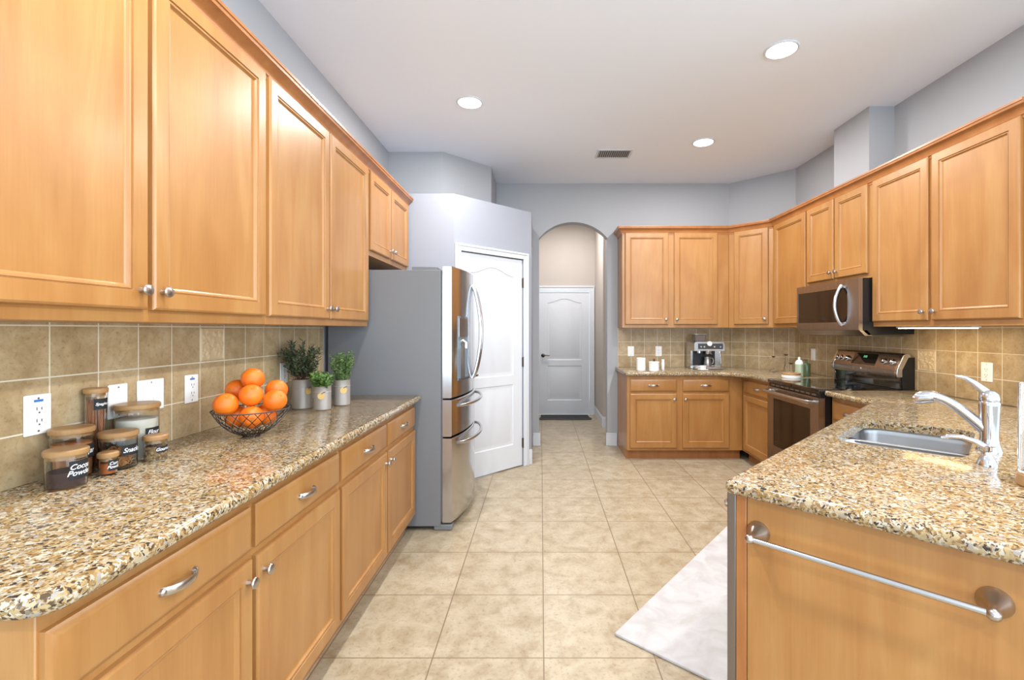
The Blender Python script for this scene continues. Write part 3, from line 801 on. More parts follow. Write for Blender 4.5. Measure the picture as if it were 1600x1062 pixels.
Mf = lambda y, s: Matrix.Translation(fascia(y, s)) @ Matrix.Rotation(-PI/2+sl, 4, 'Y')
b = MB(); b.add([fascia(3.60, .08, .0015), fascia(3.87, .08, .0015), fascia(3.87, .93, .0015), fascia(3.60, .93, .0015),
                 fascia(3.60, .08, -.002), fascia(3.87, .08, -.002), fascia(3.87, .93, -.002), fascia(3.60, .93, -.002)],
                [(0,1,2,3), (0,4,5,1), (1,5,6,2), (2,6,7,3), (3,7,4,0)]); build('display', b, M_BGLASS, cp)
def seg7(txt, y, s, hgt, M_, parent):
    cu = bpy.data.curves.new('digits', 'FONT'); cu.body = txt; cu.size = hgt; cu.extrude = .0003; cu.align_x = 'CENTER'
    to = bpy.data.objects.new('tmp', cu); me = bpy.data.meshes.new_from_object(to); me.name = 'clock_digits'
    X = Matrix.Translation(fascia(y, s, .002)) @ Matrix(((0, math.sin(sl), -math.cos(sl), 0), (-1, 0, 0, 0), (0, math.cos(sl), math.sin(sl), 0), (0, 0, 0, 1)))
    me.transform(X); me.materials.clear(); me.materials.append(M_)
    o = bpy.data.objects.new('clock_digits', me); COL.objects.link(o); o.parent = parent
    bpy.data.objects.remove(to); return o
seg7('2:32', 3.735, .62, .024, M_CLOCK, cp)
for y in (3.434, 3.515, 3.935, 3.992, 4.05):
    b = MB(); b.lathe([(.0005, 0), (.024, 0), (.024, .006), (.018, .010), (.0165, .028), (.014, .031), (.0005, .031)], 24, M=Mf(y, .45))
    b.box(-.020, .020, -.004, .004, .012, .034, M=Mf(y, .45) @ Matrix.Rotation(.7, 4, 'Z'))
    build('knob', b, M_CHROME, cp, smooth=40)
b = MB(); b.lathe([(.0005, 0), (.008, 0), (.008, .002), (.0005, .002)], 20, M=Matrix.Translation((2.5635, 3.74, 1.045)) @ Matrix.Rotation(-PI/2, 4, 'Y')); build('badge', b, M_CHROME, cp)

# ================================================================ microwave (faces -X)
mw = thing('microwave', 'stainless over-range microwave hung between the wall cabinets', 'microwave', (0, 0, 0))
MY0, MY1, MX = 3.366, 4.178, 2.29
b = MB(); pf = [(MX+.03, 1.725), (WR-.01, 1.725), (WR-.01, 1.318), (MX+.07, 1.312), (MX+.03, 1.345)]
b.rings([[(x, MY0, z) for x, z in pf], [(x, MY1, z) for x, z in pf]]); build('body', b, M_BLACK, mw)
b = MB()
gy0, gy1, gz0, gz1 = MY0+.125, MY1-.02, 1.408, 1.665
for y0, y1, z0, z1 in ((MY0, gy0, 1.348, 1.725), (gy1, MY1, 1.348, 1.725), (gy0, gy1, 1.348, gz0), (gy0, gy1, gz1, 1.725)): b.box(MX, MX+.029, y0, y1, z0, z1)
md = build('door', b, M_SLATE, mw)
b = MB(); b.box(MX+.003, MX+.02, gy0, gy1, gz0, gz1); build('window', b, M_OGLASS, md)
b = MB(); pts = [(MX-.002-.055*math.sin(PI*k/14)**.75, gy0+.055, 1.385+.30*k/14) for k in range(15)]
b.tube(pts, .016, 12, flat=.55); build('handle', b, M_STEEL, md, smooth=60)
b = MB(); pf = [(MX+.004, 1.347), (MX+.06, 1.347), (MX+.10, 1.306), (MX+.045, 1.306)]
b.rings([[(x, MY0, z) for x, z in pf], [(x, MY1, z) for x, z in pf]]); build('bottom_grille', b, M_SLATE, mw)
b = MB(); b.box(MX+.11, WR-.06, MY0+.03, MY1-.03, 1.302, 1.316); build('filter_panel', b, mat('filter', rgb('#6b655a'), .4, .8), mw)

# under-cabinet strip light
ul = thing('strip_light', 'glowing warm strip light fixed beneath the wall cabinet by the microwave', 'light', (2.47, 2.93, UZ0))
b = MB(); b.box(-.03, .03, -.28, .28, -.010, 0); build('housing', b, M_WHITE, ul, bevel=.002)
b = MB(); b.box(-.022, .022, -.27, .27, -.015, -.0102); build('lens', b, M_STRIP, ul)
area('strip_light_beam', (2.47, 2.93, UZ0-.017), (0, 0, 0), .04, .52, .6, (1, .74, .38))

# ================================================================ outlets and switch plates
def text_mesh(txt, size, shear=.0, space=1.0):
    cu = bpy.data.curves.new('txt', 'FONT'); cu.body = txt; cu.size = size; cu.shear = shear; cu.align_x = 'CENTER'; cu.align_y = 'CENTER'
    cu.space_line = space; cu.offset = size*.012
    to = bpy.data.objects.new('tmp', cu); me = bpy.data.meshes.new_from_object(to)
    bpy.data.objects.remove(to); return me
# local frame: x right, z up, faces -y
def plate(loc, rz, label, kind='duplex', w=.073, group='outlet and switch plates', m=None):
    names = {'duplex': ('wall_outlet', 'outlet'), 'switch': ('light_switch', 'switch'), 'blank': ('cover_plate', 'cover plate')}
    t = thing(names[kind][0], label, names[kind][1], loc, rz, group)
    b = MB(); b.box(-w/2, w/2, -.006, 0, -.058, .058); build('plate', b, m or M_PLATE, t, bevel=.003)
    if kind == 'duplex':
        b = MB(); b.box(-.017, .017, -.0085, -.006, -.034, .034); f = build('socket', b, m or M_PLATE, t, bevel=.001)
        b = MB()
        for z in (.016, -.018):
            b.box(-.0075, -.0055, -.0089, -.0084, z-.003, z+.006); b.box(.0055, .0075, -.0089, -.0084, z-.003, z+.005); b.lathe([(.0005, 0), (.0025, 0)], 10, M=Matrix.Translation((0, -.0088, z-.010)) @ Matrix.Rotation(PI/2, 4, 'X'))
        build('slots', b, M_BLACK, t, smooth=0)
    if kind == 'switch':
        n = 2 if w > .1 else 1
        for k in range(n):
            x = (-.023+.046*k) if n == 2 else 0
            b = MB(); b.box(x-.0165, x+.0165, -.009, -.006, -.034, .034); build('rocker', b, m or M_PLATE, t, bevel=.0015)
    b = MB()
    for z in (.047, -.047): b.lathe([(.0005, .0013), (.0028, .001), (.0032, 0)], 12, M=Matrix.Translation((0, -.006, z)) @ Matrix.Rotation(PI/2, 4, 'X'))
    build('screws', b, M_NICKEL, t)
    return t
def sticker(t):
    b = MB(); b.box(-.0125, .0125, -.0093, -.0088, .0365, .0435); build('sticker', b, M_BLUE, t, label='blue sticker')
    t.children[-1].location = (0, .0024, 0)
WLs = WL+.008
sticker(plate((WLs, 1.345, 1.106), ra, 'white outlet with a blue sticker on the tiles behind the cocoa jar'))
plate((WLs, 1.60, 1.106), ra, 'white cover plate on the tiles half hidden behind the tall spaghetti jar', 'blank')
plate((WLs, 1.735, 1.108), ra, 'wide white double switch plate on the tiles above the flour jar', 'switch', .118)
sticker(plate((WLs, 1.938, 1.106), ra, 'white outlet with a blue sticker on the tiles under the relief tile, beside the oranges'))
sticker(plate((WLs, 2.635, 1.106), ra, 'white outlet on the tiles between the oranges and the herb pots'))
plate((1.049, YB-.008, 1.10), 0, 'white switch plate on the far wall above the tall white canister', 'switch')
plate((1.372, YB-.008, 1.10), 0, 'white outlet on the far wall above the lidded white jar')
plate((WR-.008, 4.61, 1.105), rr, 'white switch plate on the tiles between the lotion bottles and the range', 'switch')
sticker_t = plate((WR-.008, 2.816, 1.095), rr, 'ivory outlet on the tiles behind the faucet')

# ================================================================ storage jars
M_COCOA = mat('cocoa_powder', rgb('#4a3630'), .9)
M_SUGAR = mat('brown_sugar', rgb('#c98246'), .9)
M_FLOUR = mat('flour', rgb('#e3dcc9'), .9)
M_CURRY = mat('curry_powder', rgb('#b5622c'), .9)
M_PASTA = mat('spaghetti', rgb('#b07048'), .6)
M_SNACK = mat('pretzels', rgb('#b97f45'), .6)
M_SEED = mat('seeds', rgb('#8a6f4c'), .8)
def _seed():
    g = N(M_SEED, 'ShaderNodeNewGeometry'); v = N(M_SEED, 'ShaderNodeTexVoronoi'); v.inputs['Scale'].default_value = 180; L(M_SEED, g.outputs['Position'], v.inputs['Vector'])
    r = ramp(M_SEED, [(0, rgb('#c2a574')), (.5, rgb('#8a6a45')), (1, rgb('#5b4630'))]); s = N(M_SEED, 'ShaderNodeSeparateColor'); L(M_SEED, v.outputs['Color'], s.inputs[0]); L(M_SEED, s.outputs[0], r.inputs[0]); L(M_SEED, r.outputs[0], bsdf(M_SEED).inputs['Base Color'])
_seed()
def curved_text(txt, size, r, zc, az, parent, m):
    me = text_mesh(txt, size, .35, .85)
    bm = bmesh.new(); bm.from_mesh(me)
    bmesh.ops.subdivide_edges(bm, edges=[e for e in bm.edges if e.calc_length() > size*.25], cuts=2)
    for v in bm.verts:
        a = az+v.co.x/r; z = zc+v.co.y; v.co = Vector((r*math.cos(a), r*math.sin(a), z))
    bm.to_mesh(me); bm.free(); me.materials.clear(); me.materials.append(m); me.name = 'lettering'
    o = bpy.data.objects.new('lettering', me); COL.objects.link(o); o.parent = parent; return o
def jar(loc, r, h, fill, mfill, txt, label, lab, tsize, az=-.06, kind='cyl'):
    t = thing('storage_jar', label, 'jar', (*loc, CZ1+.0005), 0, 'glass storage jars with bamboo lids')
    gh = h-.016
    b = MB(); w = .0022
    b.lathe([(.0005, 0), (r-.003, 0), (r, .004), (r, gh), (r-w, gh), (r-w, .006), (r-w-.002, .004), (.0005, .004)], 40)
    build('glass_body', b, M_GLASS, t, smooth=50)
    b = MB(); rl = r+.003
    b.lathe([(.0005, gh-.010), (r-w-.001, gh-.010), (r-w-.001, gh+.0005), (rl, gh+.0005), (rl+.001, gh+.003), (rl+.001, h-.003), (rl-.002, h), (.0005, h)], 40)
    build('lid', b, M_LID, t, smooth=30)
    ri = r-w-.0012
    b = MB()
    if kind == 'cyl':
        b.lathe([(.0005, .005), (ri, .005), (ri, 4*gh*fill/4-.002), (ri*.6, gh*fill+.000), (.0005, gh*fill-.001)], 40)
        c = build('contents', b, mfill, t, smooth=40)
    elif kind == 'sticks':
        rnd = random.Random(5)
        for k in range(70):
            a = rnd.uniform(0, 2*PI); q_ = ri*math.sqrt(rnd.uniform(.3, .95)); hh = gh*fill+rnd.uniform(-.006, .004); a2 = a+rnd.uniform(-.15, .15)
            b.tube([((q_-.001)*math.cos(a), (q_-.001)*math.sin(a), .006), ((q_-.001)*math.cos(a2), (q_-.001)*math.sin(a2), hh)], .0011, 5)
        c = build('spaghetti', b, mfill, t, smooth=60); c['kind'] = 'stuff'
    else:
        rnd = random.Random(9)
        for k in range(110):
            a = rnd.uniform(0, 2*PI); q_ = (ri-.011)*math.sqrt(rnd.uniform(.35, 1)); z = .014+rnd.uniform(0, gh*fill-.012)
            M = Matrix.Translation((q_*math.cos(a), q_*math.sin(a), z)) @ Matrix.Rotation(rnd.uniform(0, PI), 4, 'X') @ Matrix.Rotation(rnd.uniform(0, PI), 4, 'Y')
            b.tube([M @ Vector((.0075*math.cos(j*2*PI/9), .0075*math.sin(j*2*PI/9), 0)) for j in range(9)], .0018, 5, closed=True)
        c = build('pretzels', b, mfill, t, smooth=60); c['kind'] = 'stuff'
    lw, lh, lz = lab; b = MB(); n = 14; rs = []
    for k in range(n+1):
        a = az-lw/2/r+lw/r*k/n; rs.append([((r+e)*math.cos(a), (r+e)*math.sin(a), z) for e, z in ((.0002, lz-lh/2), (.0007, lz-lh/2), (.0007, lz+lh/2), (.0002, lz+lh/2))])
    b.rings(rs); lb = build('label', b, M_LBL, t, label='black label')
    curved_text(txt, tsize, r+.0010, lz, az, lb, M_TXT)
    return t
jar((-1.319, 1.299), .0435, .106, .52, M_COCOA, 'Cocoa\nPowder', 'glass jar of dark cocoa powder labelled Cocoa Powder, foremost of the jars', (.052, .050, .050), .020)
jar((-1.397, 1.392), .048, .146, .78, M_SUGAR, 'Sugar', 'glass jar of brown sugar standing behind the cocoa powder jar', (.058, .042, .075), .022)
jar((-1.421, 1.492), .0265, .250, .90, M_PASTA, 'Spaghetti', 'tall slim glass jar full of spaghetti, highest of the jars', (.050, .034, .200), .012, kind='sticks')
jar((-1.384, 1.602), .060, .184, .80, M_FLOUR, 'Flour', 'widest glass jar, filled with white flour, behind the snacks jar', (.052, .030, .088), .020)
jar((-1.338, 1.480), .047, .116, .55, M_SNACK, 'Snacks', 'glass jar half full of pretzels labelled Snacks', (.056, .032, .058), .020, kind='rings')
jar((-1.304, 1.408), .0215, .068, .70, M_CURRY, 'Curry\nPowder', 'tiniest glass jar, of orange curry powder, beside the cocoa jar', (.032, .032, .030), .0125)
jar((-1.286, 1.560), .031, .086, .72, M_SEED, 'Gourmet', 'small glass jar of mixed seeds in front of the flour jar', (.046, .020, .040), .014)

# ================================================================ bowl of oranges
BC = Vector((-1.195, 1.93, CZ1))
fb = thing('fruit_bowl', 'dark wire bowl heaped with oranges', 'bowl', BC)
HB, RB = .105, .14
def bz(r): return .004+HB*(r/RB)**2.5
b = MB(); b.tube([(RB*math.cos(a*2*PI/48), RB*math.sin(a*2*PI/48), bz(RB)) for a in range(48)], .0024, 8, closed=True); build('rim', b, M_DGREY, fb)
M_WIRE = mat('wire', rgb('#5d544c'), .35, .9)
b = MB()
for k in range(22):
    for s in (-1, 1):
        pts = []
        for j in range(13):
            u = j/12; r = .045+(RB-.045)*u; a = 2*PI*k/22+s*.95*u; pts.append((r*math.cos(a), r*math.sin(a), bz(r)))
        b.tube(pts, .0016, 5)
b.tube([(.045*math.cos(a*2*PI/30), .045*math.sin(a*2*PI/30), bz(.045)) for a in range(30)], .0022, 6, closed=True)
b.tube([(.03*math.cos(a*2*PI/24), .03*math.sin(a*2*PI/24), .0022) for a in range(24)], .002, 6, closed=True)
for k in range(22): a = 2*PI*k/22; b.tube([(.03*math.cos(a), .03*math.sin(a), .0022), (.045*math.cos(a), .045*math.sin(a), bz(.045))], .0016, 5)
build('wire_mesh', b, M_WIRE, fb)
M_OR = mat('orange_peel', rgb('#dd6a10'), .42, Subsurface_Weight=.0)
def _or():
    tc = N(M_OR, 'ShaderNodeTexCoord'); n = noise(M_OR, tc.outputs['Object'], 14, 2)
    r = ramp(M_OR, [(.3, rgb('#d85e0c')), (.7, rgb('#e67a18'))]); L(M_OR, n.outputs[0], r.inputs[0]); L(M_OR, r.outputs[0], bsdf(M_OR).inputs['Base Color'])
    n2 = N(M_OR, 'ShaderNodeTexVoronoi'); n2.inputs['Scale'].default_value = 420; L(M_OR, tc.outputs['Object'], n2.inputs['Vector']); bump(M_OR, n2.outputs['Distance'], .25, .0015)
_or()
M_CALYX = mat('calyx', rgb('#7a7a2c'), .7)
OR = [([-0.0523,-0.0805,0.1404], 'orange at the rim of the wire bowl toward the jars, navel showing', (.15, -.25)),
      ([0.0163,-0.0282,0.1692], 'orange in the middle of the heap, stem dimple showing, below the topmost one', (.1, -.5)),
      ([0.0909,0.0127,0.143], 'orange at the bowl rim toward the worktop edge', (1.0, 1.2)),
      ([-0.0125,0.0295,0.2306], 'topmost orange crowning the heap in the wire bowl', (2.2, .4)),
      ([-0.0861,0.0392,0.1814], 'orange half hidden at the back of the heap, wall side', (2.0, 1.5)),
      ([0.0419,0.1082,0.1735], 'orange half hidden at the back of the heap, herb pot side', (1.8, .9)),
      ([0.0306,-0.0483,0.0837], 'orange low in front behind the crossing wires, dimple facing out', (.4, -1.7)),
      ([-0.0517,-0.0146,0.0805], 'orange deep in the bowl behind the wires, wall side', (2.5, 0)),
      ([0.0345,0.0405,0.08], 'orange deep in the bowl behind the wires, herb pot side', (1.3, 2.4))]
ro = .0445
for i, (p, lb, (rx, ry)) in enumerate(OR):
    o = thing('orange', lb, 'orange', BC+Vector(p)-Vector((0, 0, 0)), 0, 'oranges in the wire bowl')
    o.rotation_euler = (rx, 0, ry)
    if i in (0, 1): o.rotation_euler = (.62, 0, .6)
    if i == 6: o.rotation_euler = (1.75, 0, .55)
    if i == 0:
        b = MB(); pr = [(max(ro*math.sin(PI*k/20), 1e-4)*(1), -ro*.98*math.cos(PI*k/20)-(.0045*math.exp(-((20-k)/1.3)**2))+.001*math.exp(-(k/1.5)**2)) for k in range(21)]
        b.lathe(pr, 32); me_o = build('peel', b, M_OR, o, smooth=80)
        b = MB(); b.lathe([(.0005, ro*.98-.0016), (.0032, ro*.98-.0020), (.0045, ro*.98-.0050)], 8); st_o = build('stem_end', b, M_CALYX, o)
    else:
        for src in (me_o, st_o):
            c = src.copy(); COL.objects.link(c); c.parent = o

# ================================================================ herb pots
M_TIN = mat('galvanised_tin', rgb('#aaa49d'), .48, .5)
M_TAG = mat('pale_wood', rgb('#c9ab6b'), .6)
M_SOIL = mat('soil', rgb('#2a221b'), .95)
def leafmat(n, a, b_):
    m = mat(n, a, .55); g = N(m, 'ShaderNodeNewGeometry'); x = noise(m, g.outputs['Position'], 60, 2); r = ramp(m, [(.35, a), (.65, b_)]); L(m, x.outputs[0], r.inputs[0]); L(m, r.outputs[0], bsdf(m).inputs['Base Color']); return m
M_L1 = leafmat('dark_leaf', rgb('#26331f'), rgb('#4d5c38'))
M_L2 = leafmat('mid_leaf', rgb('#3c5a26'), rgb('#6c8a3e'))
M_L3 = leafmat('thyme_leaf', rgb('#3f5630'), rgb('#70864f'))
def herb(loc, r, h, style, label, tagaz):
    t = thing('potted_herb', label, 'potted plant', (*loc, CZ1+.0005), 0, 'herb pots by the fridge')
    b = MB(); b.lathe([(.0005, 0), (r-.002, 0), (r, .002), (r, h*.72), (r+.0012, h*.73), (r+.0012, h*.75), (r, h*.76), (r, h-.002), (r+.001, h), (r-.002, h), (r-.003, h-.012), (.0005, h-.012)], 40)
    po = build('pot', b, M_TIN, t, smooth=35)
    b = MB(); b.lathe([(.0005, h-.009), (r-.004, h-.010)], 24); build('soil', b, M_SOIL, t)
    b = MB(); rnd = random.Random(int(r*10000)+style)
    def leaf(p, d, l, w):
        d = d.normalized(); a = Vector((rnd.uniform(-1, 1), rnd.uniform(-1, 1), rnd.uniform(-1, 1))); s = d.cross(a).normalized(); nn = s.cross(d)
        b.add([p, p+d*l*.45+s*w+nn*w*.3, p+d*l, p+d*l*.45-s*w+nn*w*.3], [(0, 1, 2), (0, 2, 3)])
    if style == 0: ns, L0, sprd, ll, lw = 60, .205, .62, .024, .0038
    elif style == 1: ns, L0, sprd, ll, lw = 30, .085, .95, .022, .006
    else: ns, L0, sprd, ll, lw = 80, .165, .34, .011, .0028
    stems = MB()
    for k in range(ns):
        a = rnd.uniform(0, 2*PI); q_ = rnd.uniform(0, r*.75); out = Vector((math.cos(a), math.sin(a), 0)); p = out*q_+Vector((0, 0, h-.012))
        tl = sprd*(q_/r*.9+rnd.uniform(0, .35)); ln = L0*rnd.uniform(.6, 1.05)*(1 if style != 0 else (.8+.3*rnd.random())); pts = [p]
        d = (Vector((0, 0, 1))+out*tl*.6).normalized(); steps = 9
        for s_ in range(steps):
            d = (d+out*.05*sprd+Vector((rnd.uniform(-.1, .1), rnd.uniform(-.1, .1), .02))).normalized(); p = p+d*ln/steps; pts.append(p)
            if s_ > 0 or style:
                for q2 in range(5 if style == 0 else (4 if style == 1 else 7)):
                    az_ = rnd.uniform(0, 2*PI); sd_ = d.orthogonal().normalized(); sd_.rotate(Matrix.Rotation(az_, 3, d))
                    leaf(p+d*rnd.uniform(-.5, .5)*ln/steps, sd_+d*(.9 if style == 0 else .5), ll*rnd.uniform(.7, 1.2), lw)
        stems.tube(pts, .0011, 4)
    f = build('foliage', b, (M_L1, M_L2, M_L3)[style], t, smooth=0); f['kind'] = 'stuff'
    build('stems', stems, M_L2 if style else M_DKWOOD, t)['kind'] = 'stuff'
    M = Matrix.Rotation(tagaz, 4, 'Z') @ Matrix.Translation((r+.002, 0, h*.60)) @ Matrix.Rotation(PI/2, 4, 'Y')
    b = MB(); b.lathe([(.0005, -.001), (.0185, -.001), (.0185, .0015), (.0005, .0015)], 24, M=M); tg = build('round_tag', b, M_TAG, t, smooth=30, label='round wooden tag')
    b = MB(); b.tube([M @ Vector((-.012, 0, .002)), M @ Vector((-.02, .012, .0005)), M @ Vector((-.022, .02, -.002))], .0018, 6); build('twine', b, M_DKWOOD, tg)
herb((-1.335, 2.615), .053, .160, 0, 'biggest herb pot, a grey tin with a dark spiky rosemary bush', -.55)
herb((-1.200, 2.567), .0445, .128, 1, 'shortest herb pot, a grey tin with sparse leafy basil', -1.25)
herb((-1.160, 2.725), .0455, .146, 2, 'grey tin herb pot with fine upright thyme, beside the fridge', -1.0)

# ================================================================ far worktop
ZT = CZ1+.0008
t = thing('canister', 'tall plain white cylindrical canister on the far worktop', 'canister', (1.072, 5.0, ZT))
b = MB(); b.lathe([(.0005, 0), (.045, 0), (.048, .003), (.048, .115), (.0465, .117)], 36); b.lathe([(.0465, .117), (.0005, .117)], 36); build('body', b, M_CERAM, t, smooth=30)
b = MB(); b.lathe([(.0475, .1175), (.0485, .119), (.0485, .132), (.046, .136), (.0005, .136)], 36); build('lid', b, M_CERAM, t, smooth=30)
t = thing('lidded_jar', 'short white jar with a dark wooden knob on its lid', 'jar', (1.195, 4.93, ZT))
b = MB(); b.lathe([(.0005, 0), (.05, 0), (.053, .004), (.053, .085), (.0005, .085)], 36); build('body', b, M_CERAM, t, smooth=30)
b = MB(); b.lathe([(.0525, .0855), (.0545, .087), (.0545, .096), (.05, .100), (.0005, .101)], 36); build('lid', b, M_CERAM, t, smooth=30)
b = MB(); b.lathe([(.006, .101), (.006, .108)], 14); b.sphere((0, 0, .117), .0135, 16, 10); build('knob', b, M_DKWOOD, t, smooth=60)
t = thing('spray_bottle', 'slim white bottle standing beside the lidded white jar', 'bottle', (1.318, 5.04, ZT))
b = MB(); b.lathe([(.0005, 0), (.015, 0), (.0165, .003), (.0165, .082), (.014, .088), (.0005, .088)], 24); build('body', b, M_CERAM, t, smooth=30)
b = MB(); b.lathe([(.014, .0885), (.0155, .09), (.0155, .112), (.013, .116), (.0005, .116)], 24); build('cap', b, M_CERAM, t, smooth=30)

em = thing('espresso_machine', 'stainless espresso machine with bean hopper against the far tiles', 'espresso machine', (1.835, 5.10, ZT))
def rbox(x0, x1, y0, y1, z0, z1, r):
    b = MB(); pp = rounded([(x0, z0), (x1, z0), (x1, z1), (x0, z1)], [.004, .004, r, r], 6); b.rings([[(x, y, z) for x, z in pp], [(x, y1, z) for x, z in pp]] if False else [[(x, y0, z) for x, z in pp], [(x, y1, z) for x, z in pp]]); return b
build('housing', rbox(-.165, .165, .10, .26, .004, .305, .03), M_STEEL, em, smooth=40)
build('head', rbox(-.165, .165, -.02, .099, .205, .305, .03), M_STEEL, em, smooth=40)
b = MB(); b.box(-.125, .145, -.0225, -.0195, .225, .285); build('control_panel', b, M_DGREY, em, bevel=.002)
b = MB(); b.lathe([(.0005, 0), (.026, 0), (.026, .006), (.022, .009), (.0005, .009)], 28, M=Matrix.Translation((0, -.0226, .283)) @ Matrix.Rotation(PI/2, 4, 'X')); build('gauge', b, M_CERAM, em, smooth=30)
for x in (-.095, -.06, .05, .115):
    b = MB(); b.lathe([(.0005, 0), (.010, 0), (.009, .01), (.0005, .01)], 16, M=Matrix.Translation((x, -.0226, .25)) @ Matrix.Rotation(PI/2, 4, 'X')); build('button', b, M_CHROME, em, smooth=30)
b = MB(); b.box(-.155, .155, -.03, .099, .004, .035); build('drip_tray', b, M_STEEL, em, bevel=.004)
b = MB(); b.box(-.145, .10, .094, .099, .04, .20); build('back_panel', b, M_BLACK, em)
b = MB(); b.lathe([(.034, .205), (.034, .175), (.028, .165), (.0005, .165)], 24, M=Matrix.Translation((.005, .035, 0))); b.lathe([(.022, .205), (.022, .18), (.0005, .175)], 20, M=Matrix.Translation((-.095, .035, 0))); build('group_head', b, M_CHROME, em, smooth=40)
b = MB(); b.tube([(.005, .0, .172), (.003, -.06, .168), (.0, -.10, .16)], [.009, .012, .013], 12); build('portafilter', b, M_BLACK, em, smooth=60, label='black portafilter handle')
b = MB(); b.tube([(.11, .0, .205), (.115, -.02, .17), (.12, -.03, .10), (.118, -.035, .07)], .005, 10); build('steam_wand', b, M_CHROME, em, smooth=60)
b = MB(); pp = [(-.055, 0), (.055, 0), (.062, .075), (-.062, .075)]; b.rings([[(-.075+x, .05, .306+z) for x, z in pp], [(-.075+x, .16, .306+z) for x, z in pp]]); build('bean_hopper', b, mat('smoked_plastic', rgb('#6a6058'), .15, Transmission_Weight=.3), em, bevel=.006)
b = MB(); b.box(-.142, -.008, .042, .168, .3815, .388); build('hopper_lid', b, M_STEEL, em, bevel=.002)
t = thing('milk_jug', 'steel milk jug standing on the espresso machine tray', 'jug', (1.825, 5.115, ZT+.0355))
b = MB(); b.lathe([(.0005, 0), (.038, 0), (.040, .004), (.037, .05), (.031, .085), (.035, .10), (.033, .10), (.029, .085), (.035, .05), (.0005, .006)], 32); build('body', b, M_SINK, t, smooth=50)
b = MB(); b.tube([(.033, 0, .09), (.058, 0, .088), (.066, 0, .06), (.058, 0, .03), (.038, 0, .025)], .004, 8); build('handle', b, M_SINK, t, smooth=60)
t = thing('coffee_cup', 'white cup on a saucer at the espresso machine tray', 'cup', (1.735, 5.005, ZT))
b = MB(); b.lathe([(.0005, 0), (.035, 0), (.058, .008), (.057, .010), (.034, .003), (.0005, .003)], 36); build('saucer', b, M_CERAM, t, smooth=50)
b = MB(); b.lathe([(.0005, .004), (.02, .004), (.03, .012), (.038, .05), (.036, .05), (.028, .014), (.0005, .009)], 36); b.tube([(-.034, 0, .042), (-.052, 0, .04), (-.052, 0, .024), (-.031, 0, .018)], .003, 8); build('cup', b, M_CERAM, t, smooth=50)

def candle_holder(loc, h, rb, style, label):
    t = thing('candle_holder', label, 'candle holder', loc, 0, 'glass candle holders in the corner')
    b = MB()
    if style == 'cone': b.lathe([(.0005, 0), (rb, 0), (rb, .004), (rb*.55, h*.45), (.008, h*.72), (.005, h-.016), (.0005, h-.016)], 28)
    else: b.lathe([(.0005, 0), (rb, 0), (rb, .004), (rb*.5, .014), (.005, .03), (.0045, h-.016), (.0005, h-.016)], 28)
    build('glass_stem', b, M_GLASS, t, smooth=50)
    b = MB(); b.lathe([(.0005, h-.0155), (.006, h-.0155), (.018, h-.005), (.020, h), (.016, h), (.012, h-.005), (.0005, h-.006)], 24); build('cup', b, M_DKWOOD, t, smooth=40)
candle_holder((2.44, 4.90, ZT), .160, .05, 'flat', 'glass candle holder with wide foot and wooden cup, deepest in the corner')
candle_holder((2.32, 4.42, ZT), .205, .032, 'cone', 'tallest candle holder, flask shaped glass with wooden cup')
t = thing('lidded_dish', 'white dish with a bamboo lid on the worktop beside the range', 'dish', (2.262, 4.222, ZT))
b = MB(); b.lathe([(.0005, 0), (.072, 0), (.078, .006), (.080, .028), (.0005, .028)], 40); build('dish', b, M_CERAM, t, smooth=30)
b = MB(); b.lathe([(.0005, .0285), (.076, .0285), (.078, .031), (.078, .044), (.074, .048), (.0005, .048)], 40); build('lid', b, M_LID, t, smooth=30)
candle_holder((2.262, 4.222, ZT+.0485), .088, .02, 'flat', 'shortest candle holder, standing on the bamboo lid of the dish')
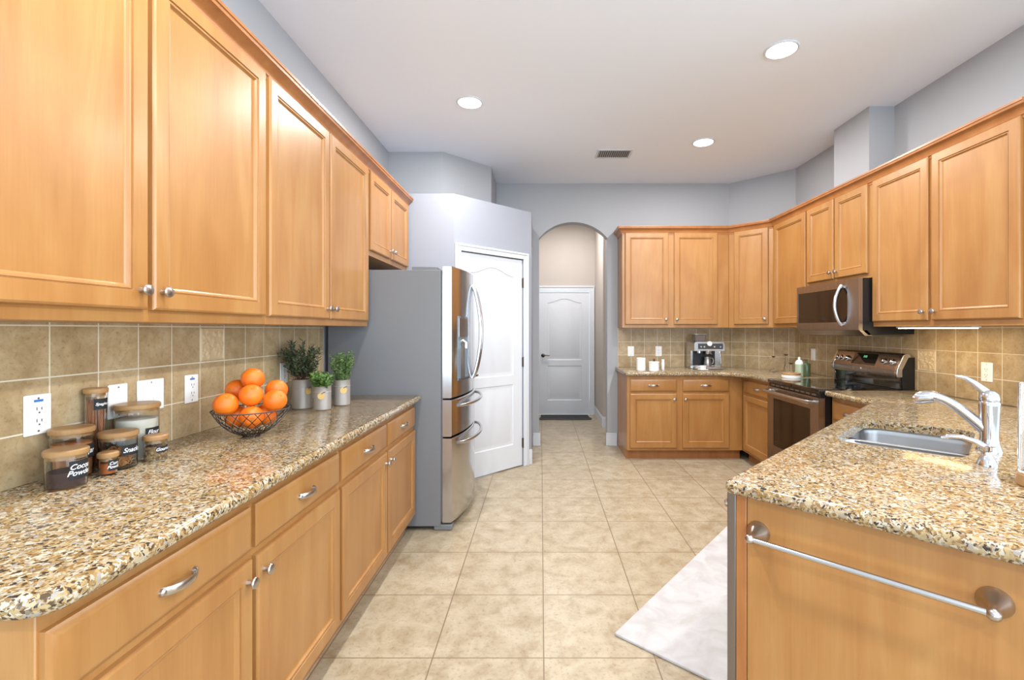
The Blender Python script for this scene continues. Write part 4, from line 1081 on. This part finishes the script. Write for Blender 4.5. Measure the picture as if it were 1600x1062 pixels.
M_GREEN = mat('green_lotion', rgb('#9fae90'), .25); M_DGREEN = mat('dark_green_bottle', rgb('#5c6a47'), .2)
t = thing('lotion_bottle', 'pale green bottle with a rounded white top in the corner', 'bottle', (2.395, 4.33, ZT))
b = MB(); b.lathe([(.0005, 0), (.032, 0), (.035, .004), (.035, .115), (.0345, .117), (.0005, .117)], 32); build('body', b, M_GREEN, t, smooth=30)
b = MB(); b.lathe([(.035, .1175), (.033, .135), (.022, .152), (.011, .158), (.010, .178), (.008, .182), (.0005, .183)], 32); build('cap', b, M_CERAM, t, smooth=50)
t = thing('lotion_bottle', 'dark green pump bottle behind the pale green one', 'bottle', (2.497, 4.39, ZT))
b = MB(); b.lathe([(.0005, 0), (.032, 0), (.034, .004), (.034, .110), (.028, .122), (.010, .126), (.0005, .126)], 32); build('body', b, M_DGREEN, t, smooth=40)
b = MB(); b.lathe([(.010, .1265), (.010, .145), (.0005, .145)], 16); b.box(-.03, .008, -.006, .006, .145, .153); build('pump', b, M_DGREEN, t)

# tall glass vase at the peninsula edge
t = thing('hurricane_vase', 'tall clear glass cylinder with a wooden base at the edge of the peninsula', 'vase', (1.392, 1.290, ZT))
b = MB(); b.lathe([(.0005, 0), (.056, 0), (.058, .004), (.055, .030), (.050, .036), (.0005, .036)], 40); build('base', b, M_LID, t, smooth=30)
b = MB(); b.lathe([(.0005, .0365), (.051, .0365), (.053, .04), (.053, .285), (.0505, .285), (.0505, .042), (.0005, .040)], 40); build('glass_cylinder', b, M_GLASS, t, smooth=50)

# ================================================================ rug
u = Vector((.643, .765)).normalized(); v = Vector((u.y, -u.x)); c0 = Vector((.325, 2.062))
pp = [c0, c0+v*.58, c0+v*.58+u*1.25, c0+u*1.55]
pp = [c0, c0+v*.555, c0+v*.72+u*.9, c0+v*.60+u*1.50, c0+u*1.50]
pp = [c0, c0+v*.56, c0+v*.56+u*1.5, c0+u*1.5]
b = MB(); b.prism(rounded([tuple(p) for p in pp], [.01]*4, 3), .001, .013); t = build('rug', b, M_RUG, bevel=.003)
tag(t, 'white low pile rug lying askew on the tiles before the peninsula', 'rug')
